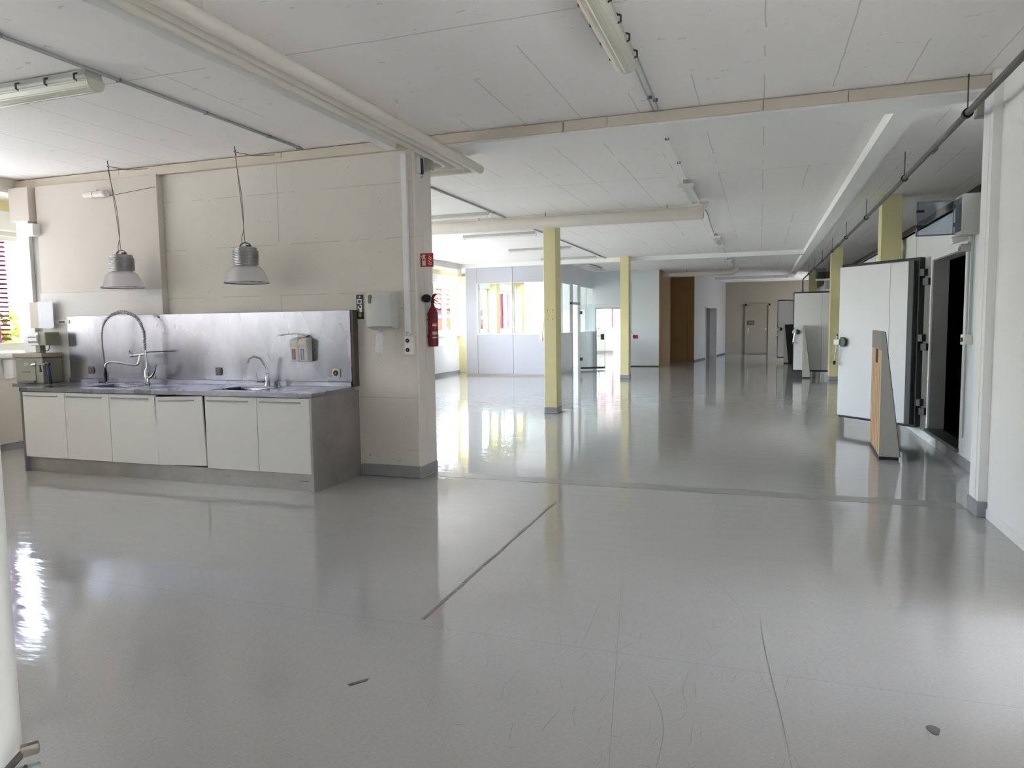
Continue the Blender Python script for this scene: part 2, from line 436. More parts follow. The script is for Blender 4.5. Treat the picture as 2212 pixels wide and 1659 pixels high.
# ---- foreground right wall with doorway to a side room (outside the frame)
wr = sroot('wall_right')
bm = BM(); box(bm, 1.63, 1.80, .3, 3.05, 0, H); box(bm, 1.63, 1.80, 4.05, 6.16, 0, H); box(bm, 1.63, 1.80, 3.05, 4.05, 2.15, H)
struct('wall_core', bm, PAINTW, wr)
bm = BM(); box(bm, 1.62, 1.632, 4.05, 6.14, 0, .075, .004); struct('skirting', bm, TRIMW, wr)
struct('end_post', prism(BM(), [(1.572, 6.16), (1.572, 6.225), (1.58, 6.23), (1.58, 6.245), (1.572, 6.25), (1.572, 6.40), (2.0, 6.40), (2.0, 6.16)], 0, H, 'z'), TRIMW, wr)
struct('cove', B(1.562, 2.0, 6.145, 6.412, 0, .12, .006), COVE, wr)
sr = sroot('wall_side_room')
bm = BM(); box(bm, 1.8, 5.2, 2.9, 3.0, 0, H); box(bm, 1.8, 5.2, 4.4, 4.5, 0, H)
box(bm, 5.2, 5.3, 2.9, 4.5, 0, .3); box(bm, 5.2, 5.3, 2.9, 4.5, 2.5, H)
struct('wall_core', bm, PAINTW, sr)
window_light('window_daylight', (5.4, 3.7, 1.4), (0, PI/2, 0), 2.2, 1.4)

# ---- back wall with the door opening the camera stands in
wb = sroot('wall_back')
bm = BM(); box(bm, WX, -.86, .30, .50, 0, H); box(bm, .95, 1.8, .30, .50, 0, H); box(bm, -.86, .95, .30, .50, 2.3, H)
struct('wall_core', bm, PAINTW, wb)
struct('wall_behind', B(-10, 6.2, -3.3, -3.2, 0, H), PAINTW)
struct('wall_entry', B(3.0, 3.1, -3.2, .3, 0, H), PAINTW)

# ---- kitchen partition between the two rooms
wp = sroot('wall_partition', 'painted concrete partition behind the sink counter')
struct('wall_core', B(-8.35, -3.16, WY, 6.62, 0, 3.17), WALLC, wp)
struct('end_post', prism(BM(), [(-3.165, 6.275), (-3.135, 6.28), (-3.135, 6.42), (-3.145, 6.425), (-3.145, 6.435), (-3.135, 6.44), (-3.135, 6.63), (-3.165, 6.63)], 0, 3.17, 'z'), PAINT, wp)
struct('raised_board', B(-7.98, -6.18, 6.185, WY, 1.94, 3.17, .003), BOARD, wp, label='smooth raised board above the sink')
struct('raised_board', B(-8.0, -6.18, 6.182, WY, .4, 1.94, .003), mat('pale_board', srgb(214, 211, 206), .5, noise=.03), wp)
struct('white_strip', B(-7.93, -7.55, 6.165, 6.182, 1.582, 1.624), PLASTW, wp)
struct('cove', B(-3.8, -3.13, 6.245, 6.64, 0, .12, .01), COVE, wp)
struct('baseboard_partition', B(-8.35, -3.13, 6.62, 6.64, 0, .1), COVE)

# ---- ceiling beams and trims
tb = sroot('trim_1', 'cream ceiling beam over the partition')
xs = [-8.36, -6.75, -4.6, -3.15]
for a, b in zip(xs, xs[1:]): struct('beam_board', B(a, b-.004, 6.235, 6.65, 3.172, H-.012, .003), TRIMC, tb)
struct('lower_lip', B(-8.0, -3.15, 6.222, 6.24, 3.172, 3.21), TRIMC, tb)
tb = sroot('trim_2', 'cream boarded ceiling beam across the doorway')
xs = [-3.145, -1.66, -1.27, -.0, .62, 1.63]
for a, b in zip(xs, xs[1:]): struct('beam_board', B(a+.003, b-.003, 6.24, 6.27, 3.185, H-.012, .003), TRIMC, tb)
struct('beam_soffit', B(-3.14, 1.66, 6.27, 6.66, 3.165, H), TRIMW, tb)
struct('trim_3', B(-3.40, -3.29, .5, 6.23, 3.175, H, .004), TRIMW)
struct('trim_4', B(1.0, 1.19, 6.66, 30.0, 3.165, H), TRIMW)
struct('trim_5', B(-8.36, 1.0, 19.55, 19.9, 3.165, H), TRIMW)
struct('trim_6', B(-1.75, 1.19, 30.0, 30.25, 3.165, H), TRIMW)

# ---- cold room wall (panel wall below ceiling height) with three openings
OP = [(8.35, 9.83), (18.75, 20.25), (26.2, 27.6)]
wc = sroot('wall_cold_rooms', 'white insulated panel wall of the cold rooms')
edges = [6.41]
bm = BM()
cur = 6.41
for a, b in OP:
    box(bm, CX, CX+.12, cur, a, 0, 2.69); box(bm, CX, CX+.12, a, b, 0, .15); box(bm, CX, CX+.12, a, b, 2.2, 2.69); cur = b
box(bm, CX, CX+.12, cur, 28.9, 0, 2.69); box(bm, CX, 4.6, 28.9, 29.0, 0, 2.69)
struct('wall_core', bm, PANELG, wc)
jp = BM()
for y in [7.5, 10.9, 12.1, 13.3, 14.5, 15.7, 16.9, 18.1, 21.5, 22.7, 23.9, 25.1]: box(jp, CX-.002, CX+.01, y-.004, y+.004, .1, 2.69)
struct('panel_joint', jp, GROOVE, wc)
struct('cold_room_roof', B(CX, 4.6, 6.41, 29.0, 2.65, 2.685), PANELG, wc)
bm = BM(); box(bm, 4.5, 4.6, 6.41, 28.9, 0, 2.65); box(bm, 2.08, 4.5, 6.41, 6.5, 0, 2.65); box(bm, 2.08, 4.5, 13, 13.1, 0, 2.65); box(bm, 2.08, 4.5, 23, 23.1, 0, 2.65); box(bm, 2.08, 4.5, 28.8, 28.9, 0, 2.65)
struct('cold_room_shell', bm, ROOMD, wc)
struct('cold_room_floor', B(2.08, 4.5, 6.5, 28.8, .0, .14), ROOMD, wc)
struct('wall_above_cold_rooms', B(2.75, 2.85, 6.4, 29.0, 2.69, H), DARKB)
bm = BM(); box(bm, 4.6, 4.7, 28.9, 34.6, 0, .9); box(bm, 4.6, 4.7, 28.9, 34.6, 2.5, H); box(bm, 4.6, 4.7, 28.9, 30.6, .9, 2.5); box(bm, 4.6, 4.7, 32.4, 34.6, .9, 2.5); box(bm, CX, 4.7, 28.9, 29.0, 2.69, H)  # added corridor wall, its unseen window opening brightens the dark far end
struct('wall_corridor', bm, FARW)
window_light('window_daylight', (4.85, 31.5, 1.7), (0, PI/2, 0), 1.6, 1.8)  # daylight through the added corridor opening, lights the far wall
struct('baseboard_cold', B(CX-.015, CX, 6.41, 8.9, 0, .1, .003), COVE)
struct('baseboard_cold_far', B(CX-.02, CX, 9.35, 18.7, 0, .1, .003), PAINTW)
for i, (a, b) in enumerate(OP):
    df = sroot('door_%d' % (i+2), 'white frame and steel sill of a cold room opening')
    bm = BM(); box(bm, CX-.02, CX+.0, a-.06, a, .12, 2.26); box(bm, CX-.02, CX, b, b+.06, .12, 2.26); box(bm, CX-.02, CX, a, b, 2.2, 2.26)
    struct('door_frame', bm, PAINTW, df)
    bm = BM(); box(bm, CX-.004, CX+.16, b-.008, b-.001, .165, 2.195); box(bm, CX-.004, CX+.16, a+.001, a+.008, .165, 2.195); box(bm, CX-.004, CX+.16, a, b, 2.19, 2.199)
    struct('jamb_lining', bm, GREYP, df)
    struct('door_sill', B(CX-.05, CX+.14, a-.02, b+.02, .13, .165, .004), mat('worn_steel_sill', srgb(110, 108, 108), .4, .8, noise=.2), df)

# ---- far end walls
struct('wall_far', B(-1.9, 4.6, 34.5, 34.7, 0, H), FARW)
d1 = sroot('door_1', 'grey steel door in the far wall')
bm = BM(); box(bm, -.66, -.58, 34.42, 34.5, 0, 2.28); box(bm, .34, .42, 34.42, 34.5, 0, 2.28); box(bm, -.66, .42, 34.42, 34.5, 2.2, 2.28)
struct('door_frame', bm, FARW, d1)
lf = struct('door_leaf', B(-.58, .34, 34.46, 34.5, .02, 2.2), FARD, d1)
bm = BM()
for z in (1.15, 1.06, .96): lathe(bm, [(.028, 34.44), (.028, 34.46)], (-.52, 0, z), 'y', 12)
lathe(bm, [(.03, 34.44), (.03, 34.46)], (.24, 0, 1.13), 'y', 12)
struct('lock_rosette', bm, PLASTW, lf)
# oblique grey wall with an open door
wg = sroot('wall_grey')
A = Vector((-2.36, 27.9)); Bq = Vector((-1.52, 34.5)); dv = (Bq-A).normalized(); nv = Vector((dv.y, -dv.x))
def gseg(bm, t0, t1, z0, z1, th=.12, off=0):
    a = A+dv*t0-nv*off; b = A+dv*t1-nv*off; c = b-nv*th; d = a-nv*th
    return prism(bm, [tuple(a), tuple(b), tuple(c), tuple(d)], z0, z1, 'z')
bm = BM(); gseg(bm, 0, 2.15, 0, H); gseg(bm, 2.95, 6.65, 0, H); gseg(bm, 2.15, 2.95, 2.06, H)
struct('wall_core', bm, GREYP, wg)
bm = BM(); gseg(bm, 2.95, 6.65, 0, .06, .01, -.01); gseg(bm, 0, 2.15, 0, .06, .01, -.01); struct('skirting', bm, DARKG, wg)
d5 = sroot('door_5', 'grey door standing open in the grey wall')
bm = BM(); gseg(bm, 2.07, 2.15, 0, 2.12, .16, -.02); gseg(bm, 2.95, 3.03, 0, 2.12, .16, -.02); gseg(bm, 2.07, 3.03, 2.06, 2.12, .16, -.02)
struct('door_frame', bm, GREYP, d5)
p = A+dv*2.93+nv*.02; e = p+nv*.28+dv*-.05
lf = struct('door_leaf', prism(BM(), [tuple(p), tuple(e), tuple(e+dv*.04), tuple(p+dv*.04)], .01, 2.05, 'z'), GREYP, d5)
struct('door_handle', tube(BM(), [(e.x-.04, e.y, 1.0), (e.x-.04, e.y-.06, 1.0), (e.x-.12, e.y-.06, 1.0)], .01, 8), DARKG, lf)

# ---- brown chipboard recess
wb2 = sroot('wall_chipboard', 'brown chipboard lined recess')
bm = BM(); box(bm, -3.25, -3.2, 24.66, 27.9, 0, H); struct('chipboard_side', bm, BROWN, wb2)
struct('chipboard_backing', B(-3.25, -2.36, 27.96, 28.0, 0, H), BROWN, wb2)
for a, b in ((-3.2, -2.62), (-2.61, -2.36)):
    struct('chipboard_panel', B(a, b, 27.9, 27.95, 0, 2.55), BROWN, wb2)
    struct('chipboard_panel', B(a, b, 27.9, 27.95, 2.555, H), BROWN, wb2)

# ---- white back wall with doorway, and the end room behind it
BWY = 24.65
ww = sroot('wall_white', 'white panelled back wall with an open doorway')
bm = BM(); box(bm, -5.53, -5.42, BWY, BWY+.1, 0, H); box(bm, -5.42, -4.0, BWY, BWY+.1, 2.0, H); box(bm, -4.36, -3.25, BWY, BWY+.1, 0, 2.0); box(bm, -4.0, -3.25, BWY, BWY+.1, 2.0, H)
struct('wall_core', bm, PANELG, ww)
bm = BM(); box(bm, -5.44, -5.40, BWY-.012, BWY, 0, 2.03); box(bm, -5.44, -4.36, BWY-.012, BWY, 1.99, 2.03); struct('door_frame', bm, PLASTG, ww)
struct('skirting', B(-4.34, -3.25, BWY-.012, BWY, 0, .03), DARKG, ww)
we = sroot('wall_end_room')
bm = BM(); box(bm, -10, -3.25, 36.0, 36.15, 0, 1.13); box(bm, -10, -3.25, 36.0, 36.15, 2.6, H); box(bm, -6.2, -3.25, 36.0, 36.15, 1.13, 2.6); box(bm, -10, -8.9, 36.0, 36.15, 1.13, 2.6)
box(bm, -4.3, -4.2, BWY+.1, 36, 0, H); box(bm, -6.76, -6.3, 34.6, 36, 0, H)
struct('wall_core', bm, PAINTW, we)
struct('low_panel', B(-8.6, -6.8, 35.9, 36.0, .09, .9, .006), PAINTW, we)
struct('sill', B(-8.9, -6.7, 35.85, 36.1, 1.1, 1.2), FRAMEW, we)
wd = sroot('window_14', 'white framed window at the end of the back room')
bm = BM()
for a in (-8.88, -7.82, -6.82): box(bm, a, a+.07, 36.05, 36.1, 1.2, 2.6)
box(bm, -8.9, -6.75, 36.05, 36.1, 1.2, 1.27); box(bm, -8.9, -6.75, 36.05, 36.1, 2.53, 2.6)
struct('window_frame', bm, FRAMEW, wd)
window_light('window_daylight', (-7.8, 36.4, 1.9), (PI/2, 0, PI), 2.2, 1.4)
window_light('window_daylight', (WX-.28, 33.0, 2.0), (0, -PI/2, 0), 1.5, .5)

# ---- glazed office partition: every panel and pane a piece of its own
OY = 19.70; OX = -5.53
wo = sroot('wall_office', 'white panelled office partition with large panes')
cols = [-8.26, -7.895, -6.785, -5.66]
for i, (a, b) in enumerate(zip(cols, cols[1:])):
    struct('panel', B(a+.004, b-.004, OY, OY+.06, .05, 1.205 if i else 2.80, .003), PANELO, wo)
    struct('panel', B(a+.004, b-.004, OY, OY+.06, 2.715 if i else 2.81, H-.04, .003), PANELO, wo)
    if i:
        struct('pane', B(a+.03, b-.02, OY+.03, OY+.036, 1.25, 2.70), GLASSG, wo)
        bm = BM(); box(bm, a-.015, a+.03, OY-.004, OY+.064, 1.205, 2.715); box(bm, b-.02, b+.0, OY-.004, OY+.064, 1.205, 2.715)
        box(bm, a+.03, b-.02, OY-.004, OY+.064, 1.205, 1.25); box(bm, a+.03, b-.02, OY-.004, OY+.064, 2.70, 2.715)
        struct('window_frame', bm, FRAMEW, wo)
struct('corner_post', B(-5.66, OX, OY, OY+.13, 0, H-.0), PANEL, wo)
struct('top_rail', B(-8.26, OX, OY-.012, OY+.07, H-.04, H), FRAMEW, wo)
struct('bottom_rail', B(-8.26, -5.66, OY-.01, OY+.07, 0, .05), PLASTG, wo)
struct('side_return', B(-8.26, -8.24, OY+.06, 20.85, 0, H), PANEL, wo)
rows = [19.83, 20.55, 21.70, 22.75, 23.72, 24.65]
for i, (a, b) in enumerate(zip(rows, rows[1:])):
    g = PANELG
    struct('panel', B(OX-.06, OX, a+.004, b-.004, 2.73, H, .003), g, wo)
    if i != 2:
        struct('panel', B(OX-.06, OX, a+.004, b-.004, .0, 1.195, .003), g, wo)
        struct('pane', B(OX-.036, OX-.03, a+.02, b-.02, 1.23, 2.70), GLASSG, wo)
        bm = BM(); box(bm, OX-.064, OX+.004, a-.02, a+.02, 1.195, 2.73); box(bm, OX-.064, OX+.004, a+.02, b-.02, 1.195, 1.23); box(bm, OX-.064, OX+.004, a+.02, b-.02, 2.70, 2.73)
        struct('window_frame', bm, FRAMEW, wo)
    else:
        struct('pane', B(OX-.036, OX-.03, a+.03, b-.02, 2.17, 2.70), GLASSG, wo)
        bm = BM(); box(bm, OX-.07, OX+.012, a, a+.05, 0, 2.73); box(bm, OX-.07, OX+.012, b-.05, b, 0, 2.73); box(bm, OX-.07, OX+.012, a, b, 2.10, 2.17)
        struct('door_frame', bm, PLASTG, wo)
struct('office_back', B(-8.05, -5.53, 24.66, 24.74, 0, H), PANEL, wo)
# ================================================================== PILLARS
def pillar(x0, x1, y0, y1, label, z1=H, grp='yellow pillars'):
    t = thing('pillar', label, 'pillar', ((x0+x1)/2, (y0+y1)/2, 0), group=grp)
    g = .006
    bm = BM(); prism(bm, [(x0+g, y0), (x1-g, y0), (x1, y0+g), (x1, y1-g), (x1-g, y1), (x0+g, y1), (x0, y1-g), (x0, y0+g)], .10, z1, 'z')
    obj('shaft', bm, YEL, t)
    bm = BM(); box(bm, x0-.006, x1+.006, y0-.006, y1+.006, 0, .105, .004); box(bm, x0-.014, x1+.014, y0-.014, y1+.014, 0, .02, .008)
    obj('cove_base', bm, COVE, t)
    return t
t = pillar(-3.41, -3.20, 11.49, 11.80, 'yellow pillar standing nearest the doorway, under the big duct')
bm = BM()
for dx in (-.045, .045):
    for z in (1.58, 1.73): lathe(bm, [(.008, 11.484), (.008, 11.491)], (-3.30+dx, 0, z), 'y', 8)
obj('screw', bm, DARKG, t)
obj('square_plate', B(-3.36, -3.24, 11.486, 11.491, 1.56, 1.75, .002), YEL, t)
pillar(-3.56, -3.33, 19.20, 19.50, 'yellow pillar farther back, in front of the white panelled wall', H)
for yy, lb in ((11.62, 'yellow pillar behind the nearest open cold room door'), (19.35, 'yellow pillar between the first and second cold room doors'), (27.9, 'farthest yellow pillar above the second cold room door')):
    t = pillar(1.64, 1.90, yy, yy+.34, lb)
    obj('corner_bead', B(1.632, 1.66, yy-.006, yy+.3, .12, H), YEL, t)
tag(obj('switch_box', B(-3.47, -3.43, 11.62, 11.70, 1.26, 1.62, .006), PLAST), 'narrow cream box on the left side of the nearest yellow pillar', 'box')
tag(obj('red_lamp_switch', B(-3.36, -3.30, 19.42, 19.48, 1.19, 1.27, .008), PLAST), 'small cream switch on the farther yellow pillar', 'switch')
t = thing('hanging_tag', 'small red tag hanging from a wire beside the farther yellow pillar', 'tag', (-3.2, 19.6, 1.1))
obj('tag_body', B(-3.27, -3.13, 19.48, 19.5, 1.07, 1.17, .004), REDS, t)
obj('wire', tube(BM(), [(-3.3, 19.49, 2.6), (-3.3, 19.49, 1.24), (-3.22, 19.49, 1.16)], .004, 6), DARKG, t)

# ================================================================== SINK COUNTER
CF = 5.46
t = thing('steel_worktop', 'long stainless steel worktop with two sinks over the row of cream cabinets', 'worktop', (-5.6, 5.8, 0))
def ring(bm, x0, x1, y0, y1, hx0, hx1, hy0, hy1, z):
    pass
def slab_with_holes(bm, x0, x1, y0, y1, z0, z1, holes):
    xs_ = sorted({x0, x1, *[h[0] for h in holes], *[h[1] for h in holes]})
    ys_ = sorted({y0, y1, *[h[2] for h in holes], *[h[3] for h in holes]})
    for a, b in zip(xs_, xs_[1:]):
        for c, d in zip(ys_, ys_[1:]):
            if any(h[0] <= a and b <= h[1] and h[2] <= c and d <= h[3] for h in holes): continue
            box(bm, a, b, c, d, z0, z1)
    bmesh.ops.remove_doubles(bm, verts=bm.verts[:], dist=1e-5)
SK = [(-6.72, -6.22, 5.60, 5.98), (-5.02, -4.55, 5.60, 5.98)]
bm = BM()
slab_with_holes(bm, -7.45, -3.80, 5.445, 6.17, .865, .905, SK)
box(bm, -8.12, -7.45, 5.86, 6.17, .865, .905)
obj('counter_top', bm, STEEL, t)
bm = BM(); box(bm, -7.59, -3.83, 6.15, 6.17, .905, .952, .003); obj('upstand', bm, STEEL, t)
for (a, b, c, d) in SK:
    bm = BM(); w = .012; dz = .17
    # open bowl: outer shell turned inwards
    ins = [(a, b, c, d, .904), (a+.01, b-.01, c+.01, d-.01, .89), (a+.03, b-.03, c+.03, d-.03, .905-dz)]
    rr_ = []
    for (p, q, r_, s_, z) in ins: rr_.append([bm.verts.new(v) for v in ((p, r_, z), (q, r_, z), (q, s_, z), (p, s_, z))])
    for u_, v_ in zip(rr_, rr_[1:]):
        for k_ in range(4): bm.faces.new((u_[k_], u_[(k_+1) % 4], v_[(k_+1) % 4], v_[k_]))
    bm.faces.new(rr_[-1])
    o = obj('sink_bowl', bm, STEEL, t)
    bm = BM()
    for (p, q, r_, s_) in ((a-.02, b+.02, c-.02, c), (a-.02, b+.02, d, d+.02), (a-.02, a, c, d), (b, b+.02, c, d)): box(bm, p, q, r_, s_, .903, .9085, .002)
    obj('rim', bm, STEEL, o)
    bm = BM(); box(bm, b+.06, b+.40, c+.0, c+.006, .904, .907); box(bm, b+.06, b+.40, d-.006, d, .904, .907); box(bm, b+.394, b+.4, c, d, .904, .907); obj('drainer', bm, STEEL, o)
    lathe(bm := BM(), [(.028, .905-dz+.001), (.028, .905-dz+.006), (.01, .905-dz+.006)], ((a+b)/2, (c+d)/2, 0), 'z', 16); obj('drain', bm, CHROME, o)
bm = BM(); box(bm, -3.835, -3.812, CF-.005, 6.27, 0, .864, .002); obj('side_panel', bm, STEELD, t)
bm = BM(); box(bm, -7.455, -7.43, CF-.005, 6.1, 0, .864, .002); obj('side_panel', bm, STEEL, t)
for a, b in ((-7.43, -5.50), (-5.498, -5.09), (-5.088, -3.835)):
    obj('plinth', B(a, b, 5.50, 5.515, 0, .158), STEELD, t)
obj('plinth_rail', B(-5.50, -3.9, 5.494, 5.50, .085, .089), STEEL, t)
tag(obj('splashback', B(-7.59, -3.83, 6.172, 6.18, .953, 1.662, .001), STEEL), 'tall brushed stainless steel splashback behind the two taps', 'splashback')
sb = bpy.data.objects['splashback']
obj('side_return', B(-3.832, -3.80, 6.18, 6.268, .905, 1.664), mat('dark_steel_edge', srgb(92, 86, 76), .5, .3), sb)
for xx in (-6.24,): obj('screw', lathe(BM(), [(.012, 6.160), (.014, 6.172)], (xx, 0, 1.635), 'y', 12), CHROME, sb)

DX = [-7.43, -6.825, -6.215, -5.61, -5.015, -4.412, -3.836]
dlab = ['cream sink cabinet at the far left end of the counter', 'cream sink cabinet second from the left, under the left sink', 'cream sink cabinet third from the left, under the spring tap',
        'cream sink cabinet whose door hangs crooked beside a dark gap', 'cream sink cabinet under the right hand tap', 'cream sink cabinet at the right end beside the steel side panel']
def cabinet(i):
    a, b = DX[i], DX[i+1]
    t = thing('sink_cabinet', dlab[i], 'cabinet', (a, CF, .16), group='cream cabinets under the worktop')
    bm = BM(); f = .017
    box(bm, a+.004, a+f, CF+.022, 6.1, .16, .862); box(bm, b-f, b-.004, CF+.022, 6.1, .16, .862)
    box(bm, a+f, b-f, CF+.022, 6.1, .16, .177); box(bm, a+f, b-f, 6.085, 6.1, .177, .862)
    obj('carcass', bm, mat('carcass_dark', srgb(86, 66, 56), .6), t)
    tilt = 0
    x0, x1 = a+.003, b-.003
    cx = (x0+x1)/2
    if i == 3: tilt = math.radians(1.9)
    R = Matrix.Translation((x0, 0, .16)) @ Matrix.Rotation(-tilt, 4, 'Y') @ Matrix.Translation((-x0, 0, -.16))
    zt = .857 if i != 3 else .838
    xb = x1 if i != 3 else x1-.004
    dr = obj('door', box(BM(), x0, xb, CF, CF+.019, .162, zt, .002, mtx=R), CREAM, t)
    bm = BM(); hx0, hx1, hz = x0+.045, xb-.075, zt-.038
    if i == 3: hx0 += .03
    box(bm, hx0, hx1, CF-.028, CF-.02, hz-.006, hz+.006, .002, mtx=R)
    box(bm, hx0+.02, hx0+.03, CF-.022, CF, hz-.005, hz+.005, mtx=R); box(bm, hx1-.03, hx1-.02, CF-.022, CF, hz-.005, hz+.005, mtx=R)
    obj('handle', bm, GALV, dr, label='slim steel bar handle')
for i in range(6): cabinet(i)

# ---- spring tap
t = thing('spring_tap', 'tall chrome spring tap with hose spray over the left sink', 'tap', (-6.29, 6.02, .905))
X, Y = -6.29, 6.02
bm = BM(); lathe(bm, [(.034, .905), (.034, .92), (.026, .925), (.026, 1.04), (.018, 1.06), (.014, 1.08)], (X, Y, 0)); obj('base_body', bm, CHROME, t, True)
obj('riser', tube(BM(), [(X, Y, 1.06), (X, Y, 1.28)], .0125, 14), CHROME, t, True)
obj('lever', tube(BM(), [(X+.02, Y-.01, .985), (X+.07, Y-.015, .985), (X+.12, Y-.02, 1.03), (X+.155, Y-.02, 1.12)], [.014, .009], 10, smooth=4), CHROME, t, True)
bm = BM(); tube(bm, [(X, Y-.0, 1.235), (X-.14, Y-.03, 1.222)], .016, 14); tube(bm, [(X-.14, Y-.03, 1.222), (X-.17, Y-.035, 1.22)], .02, 14); obj('cross_valve', bm, CHROME, t, True)
obj('valve_lever', tube(BM(), [(X-.155, Y-.03, 1.225), (X-.185, Y-.04, 1.27)], .006, 8), CHROME, t, True)
obj('spout', tube(BM(), [(X-.06, Y-.015, 1.225), (X-.065, Y-.03, 1.16), (X-.1, Y-.05, 1.12), (X-.3, Y-.14, 1.155), (X-.37, Y-.17, 1.14), (X-.385, Y-.175, 1.10)], .0125, 12, smooth=5), CHROME, t, True)
obj('wall_bracket', tube(BM(), [(X, Y, 1.255), (X+.16, Y+.02, 1.262), (X+.2, Y+.08, 1.262), (X+.2, 6.17, 1.262)], .006, 8), DARKG, t, True)
# hose path (arch) and spring
hose = [(X, Y, 1.28), (X, Y, 1.40), (X-.005, Y-.005, 1.50), (X-.07, Y-.01, 1.62), (X-.19, Y-.02, 1.685), (X-.29, Y-.03, 1.695), (X-.41, Y-.05, 1.655), (X-.50, Y-.06, 1.57), (X-.53, Y-.065, 1.47), (X-.53, Y-.07, 1.33), (X-.515, Y-.07, 1.17), (X-.51, Y-.07, 1.09)]
def smooth_pts(pts, k=8):
    pts = [Vector(p) for p in pts]; q = []
    for i in range(len(pts)-1):
        p0 = pts[max(i-1, 0)]; p1 = pts[i]; p2 = pts[i+1]; p3 = pts[min(i+2, len(pts)-1)]
        for j in range(k):
            u = j/k; q.append(.5*((2*p1)+(-p0+p2)*u+(2*p0-5*p1+4*p2-p3)*u*u+(-p0+3*p1-3*p2+p3)*u**3))
    q.append(pts[-1]); return q
hp = smooth_pts(hose, 10)
obj('hose', tube(BM(), hp, .0085, 10), mat('grey_hose', srgb(128, 124, 124), .35, .4), t, True)
L = [0]
for a, b in zip(hp, hp[1:]): L.append(L[-1]+(b-a).length)
def at_len(s):
    for i in range(len(L)-1):
        if L[i+1] >= s:
            u = (s-L[i])/(L[i+1]-L[i]); return hp[i].lerp(hp[i+1], u), (hp[i+1]-hp[i]).normalized()
    return hp[-1], (hp[-1]-hp[-2]).normalized()
sl = 0.93; turns = 52; coil = []
side = Vector((.05, 1, 0)).normalized()
for i in range(turns*10+1):
    s_ = .02+sl*i/(turns*10); p, d = at_len(s_); n1 = (side-d*side.dot(d)).normalized(); n2 = d.cross(n1)
    an = 2*PI*i/10; coil.append(p+(n1*math.cos(an)+n2*math.sin(an))*.0185)
obj('spring', tube(BM(), coil, .0026, 5), CHROME, t, True)
bm = BM(); c = (X-.51, Y-.07, 0)
lathe(bm, [(.010, 1.10), (.013, 1.06), (.017, 1.04), (.02, 1.035), (.017, 1.02), (.019, 1.0), (.017, .94), (.022, .93), (.022, .915)], c, n=16); obj('spray_head', bm, BLACKP, t, True)
obj('spray_trigger', tube(BM(), [(c[0]+.0, c[1]-.01, .925), (c[0]+.035, c[1]-.01, .93), (c[0]+.05, c[1]-.01, .97), (c[0]+.055, c[1]-.01, 1.04)], .007, 8, smooth=4), GALV, t, True)

# ---- small tap
t = thing('mixer_tap', 'short chrome mixer tap over the right hand sink', 'tap', (-4.77, 6.08, .905))
X, Y = -4.765, 6.08
bm = BM(); lathe(bm, [(.027, .905), (.027, .915), (.024, .92), (.022, 1.0), (.017, 1.025), (.018, 1.03), (.018, 1.05), (.012, 1.055)], (X, Y, 0), n=20); obj('tap_body', bm, CHROME, t, True)
obj('spout', tube(BM(), [(X, Y, 1.05), (X-.005, Y-.005, 1.10), (X-.035, Y-.05, 1.19), (X-.065, Y-.11, 1.215), (X-.085, Y-.16, 1.19), (X-.09, Y-.175, 1.155)], [.012, .011, .011, .011, .012, .0135]*1, 12), CHROME, t, True)
bm = BM(); tube(bm, [(X-.015, Y-.01, .962), (X-.10, Y-.03, .962)], .019, 16); obj('lever_housing', bm, CHROME, t, True)
obj('lever', tube(BM(), [(X-.09, Y-.03, .97), (X-.11, Y-.035, 1.04)], .0055, 8), CHROME, t, True)
t = thing('plug_knob', 'small chrome sink plug knob beside the mixer tap', 'knob', (-4.62, 6.1, .905))
obj('knob', lathe(BM(), [(.015, .905), (.015, .912), (.007, .915), (.007, .935), (.017, .94), (.017, .95)], (-4.62, 6.09, 0), n=14), CHROME, t, True)

# ---- sockets on the splashback
def socket(name, x, z, y, ma, label, disc, s=.045, pin=True):
    t = thing(name, label, 'socket', (x, y, z), group='sockets over the counter')
    obj('plate', B(x-s, x+s, y-.014, y, z-s, z+s, .006), ma, t)
    obj('socket_face', lathe(BM(), [(s*.62, y-.02), (s*.62, y-.012)], (x, 0, z), 'y', 20), disc, t)
    if pin: obj('pin', lathe(BM(), [(.006, y-.023), (.006, y-.018)], (x, 0, z), 'y', 8), PLASTW, t)
    return t
socket('wall_socket', -4.0, 1.04, 6.172, PLAST, 'cream wall socket with a black face at the right of the splashback', BLACKP)
socket('wall_socket', -5.45, 1.045, 6.172, SOCK, 'taupe wall socket in the middle of the splashback', SOCK, .042, False)
socket('wall_socket', -7.26, 1.045, 6.172, SOCK, 'taupe wall socket at the left of the splashback, behind the hose spray', SOCK, .042, False)

# ---- twin soap dispenser
t = thing('soap_dispenser', 'twin cream soap dispenser with elbow lever on the splashback', 'dispenser', (-4.40, 6.172, 1.16))
for x0, col_, lb in ((-4.475, srgb(196, 160, 160), 'pink refill in its window'), (-4.372, srgb(170, 190, 220), 'pale blue refill in its window')):
    x1 = x0+.098
    bm = BM()
    prism(bm, [(6.172, 1.155), (6.085, 1.162), (6.078, 1.30), (6.066, 1.335), (6.066, 1.365), (6.09, 1.385), (6.172, 1.40)], x0, x1, 'x', .006)
    hsg = obj('housing', bm, PLAST, t)
    bm = BM(); box(bm, x0+.022, x0+.06, 6.076, 6.083, 1.18, 1.285, .003); bo = obj('window', bm, mat('refill_dark', srgb(60, 70, 96), .4), hsg)
    bm = BM(); box(bm, x0+.032, x0+.058, 6.073, 6.077, 1.184, 1.28); obj('refill', bm, mat('refill_%d' % (x0*1000), col_, .4), hsg, label=lb)
bm = BM(); box(bm, -4.40, -4.33, 6.1, 6.165, 1.40, 1.425, .004); obj('lever_mount', bm, PLAST, t)
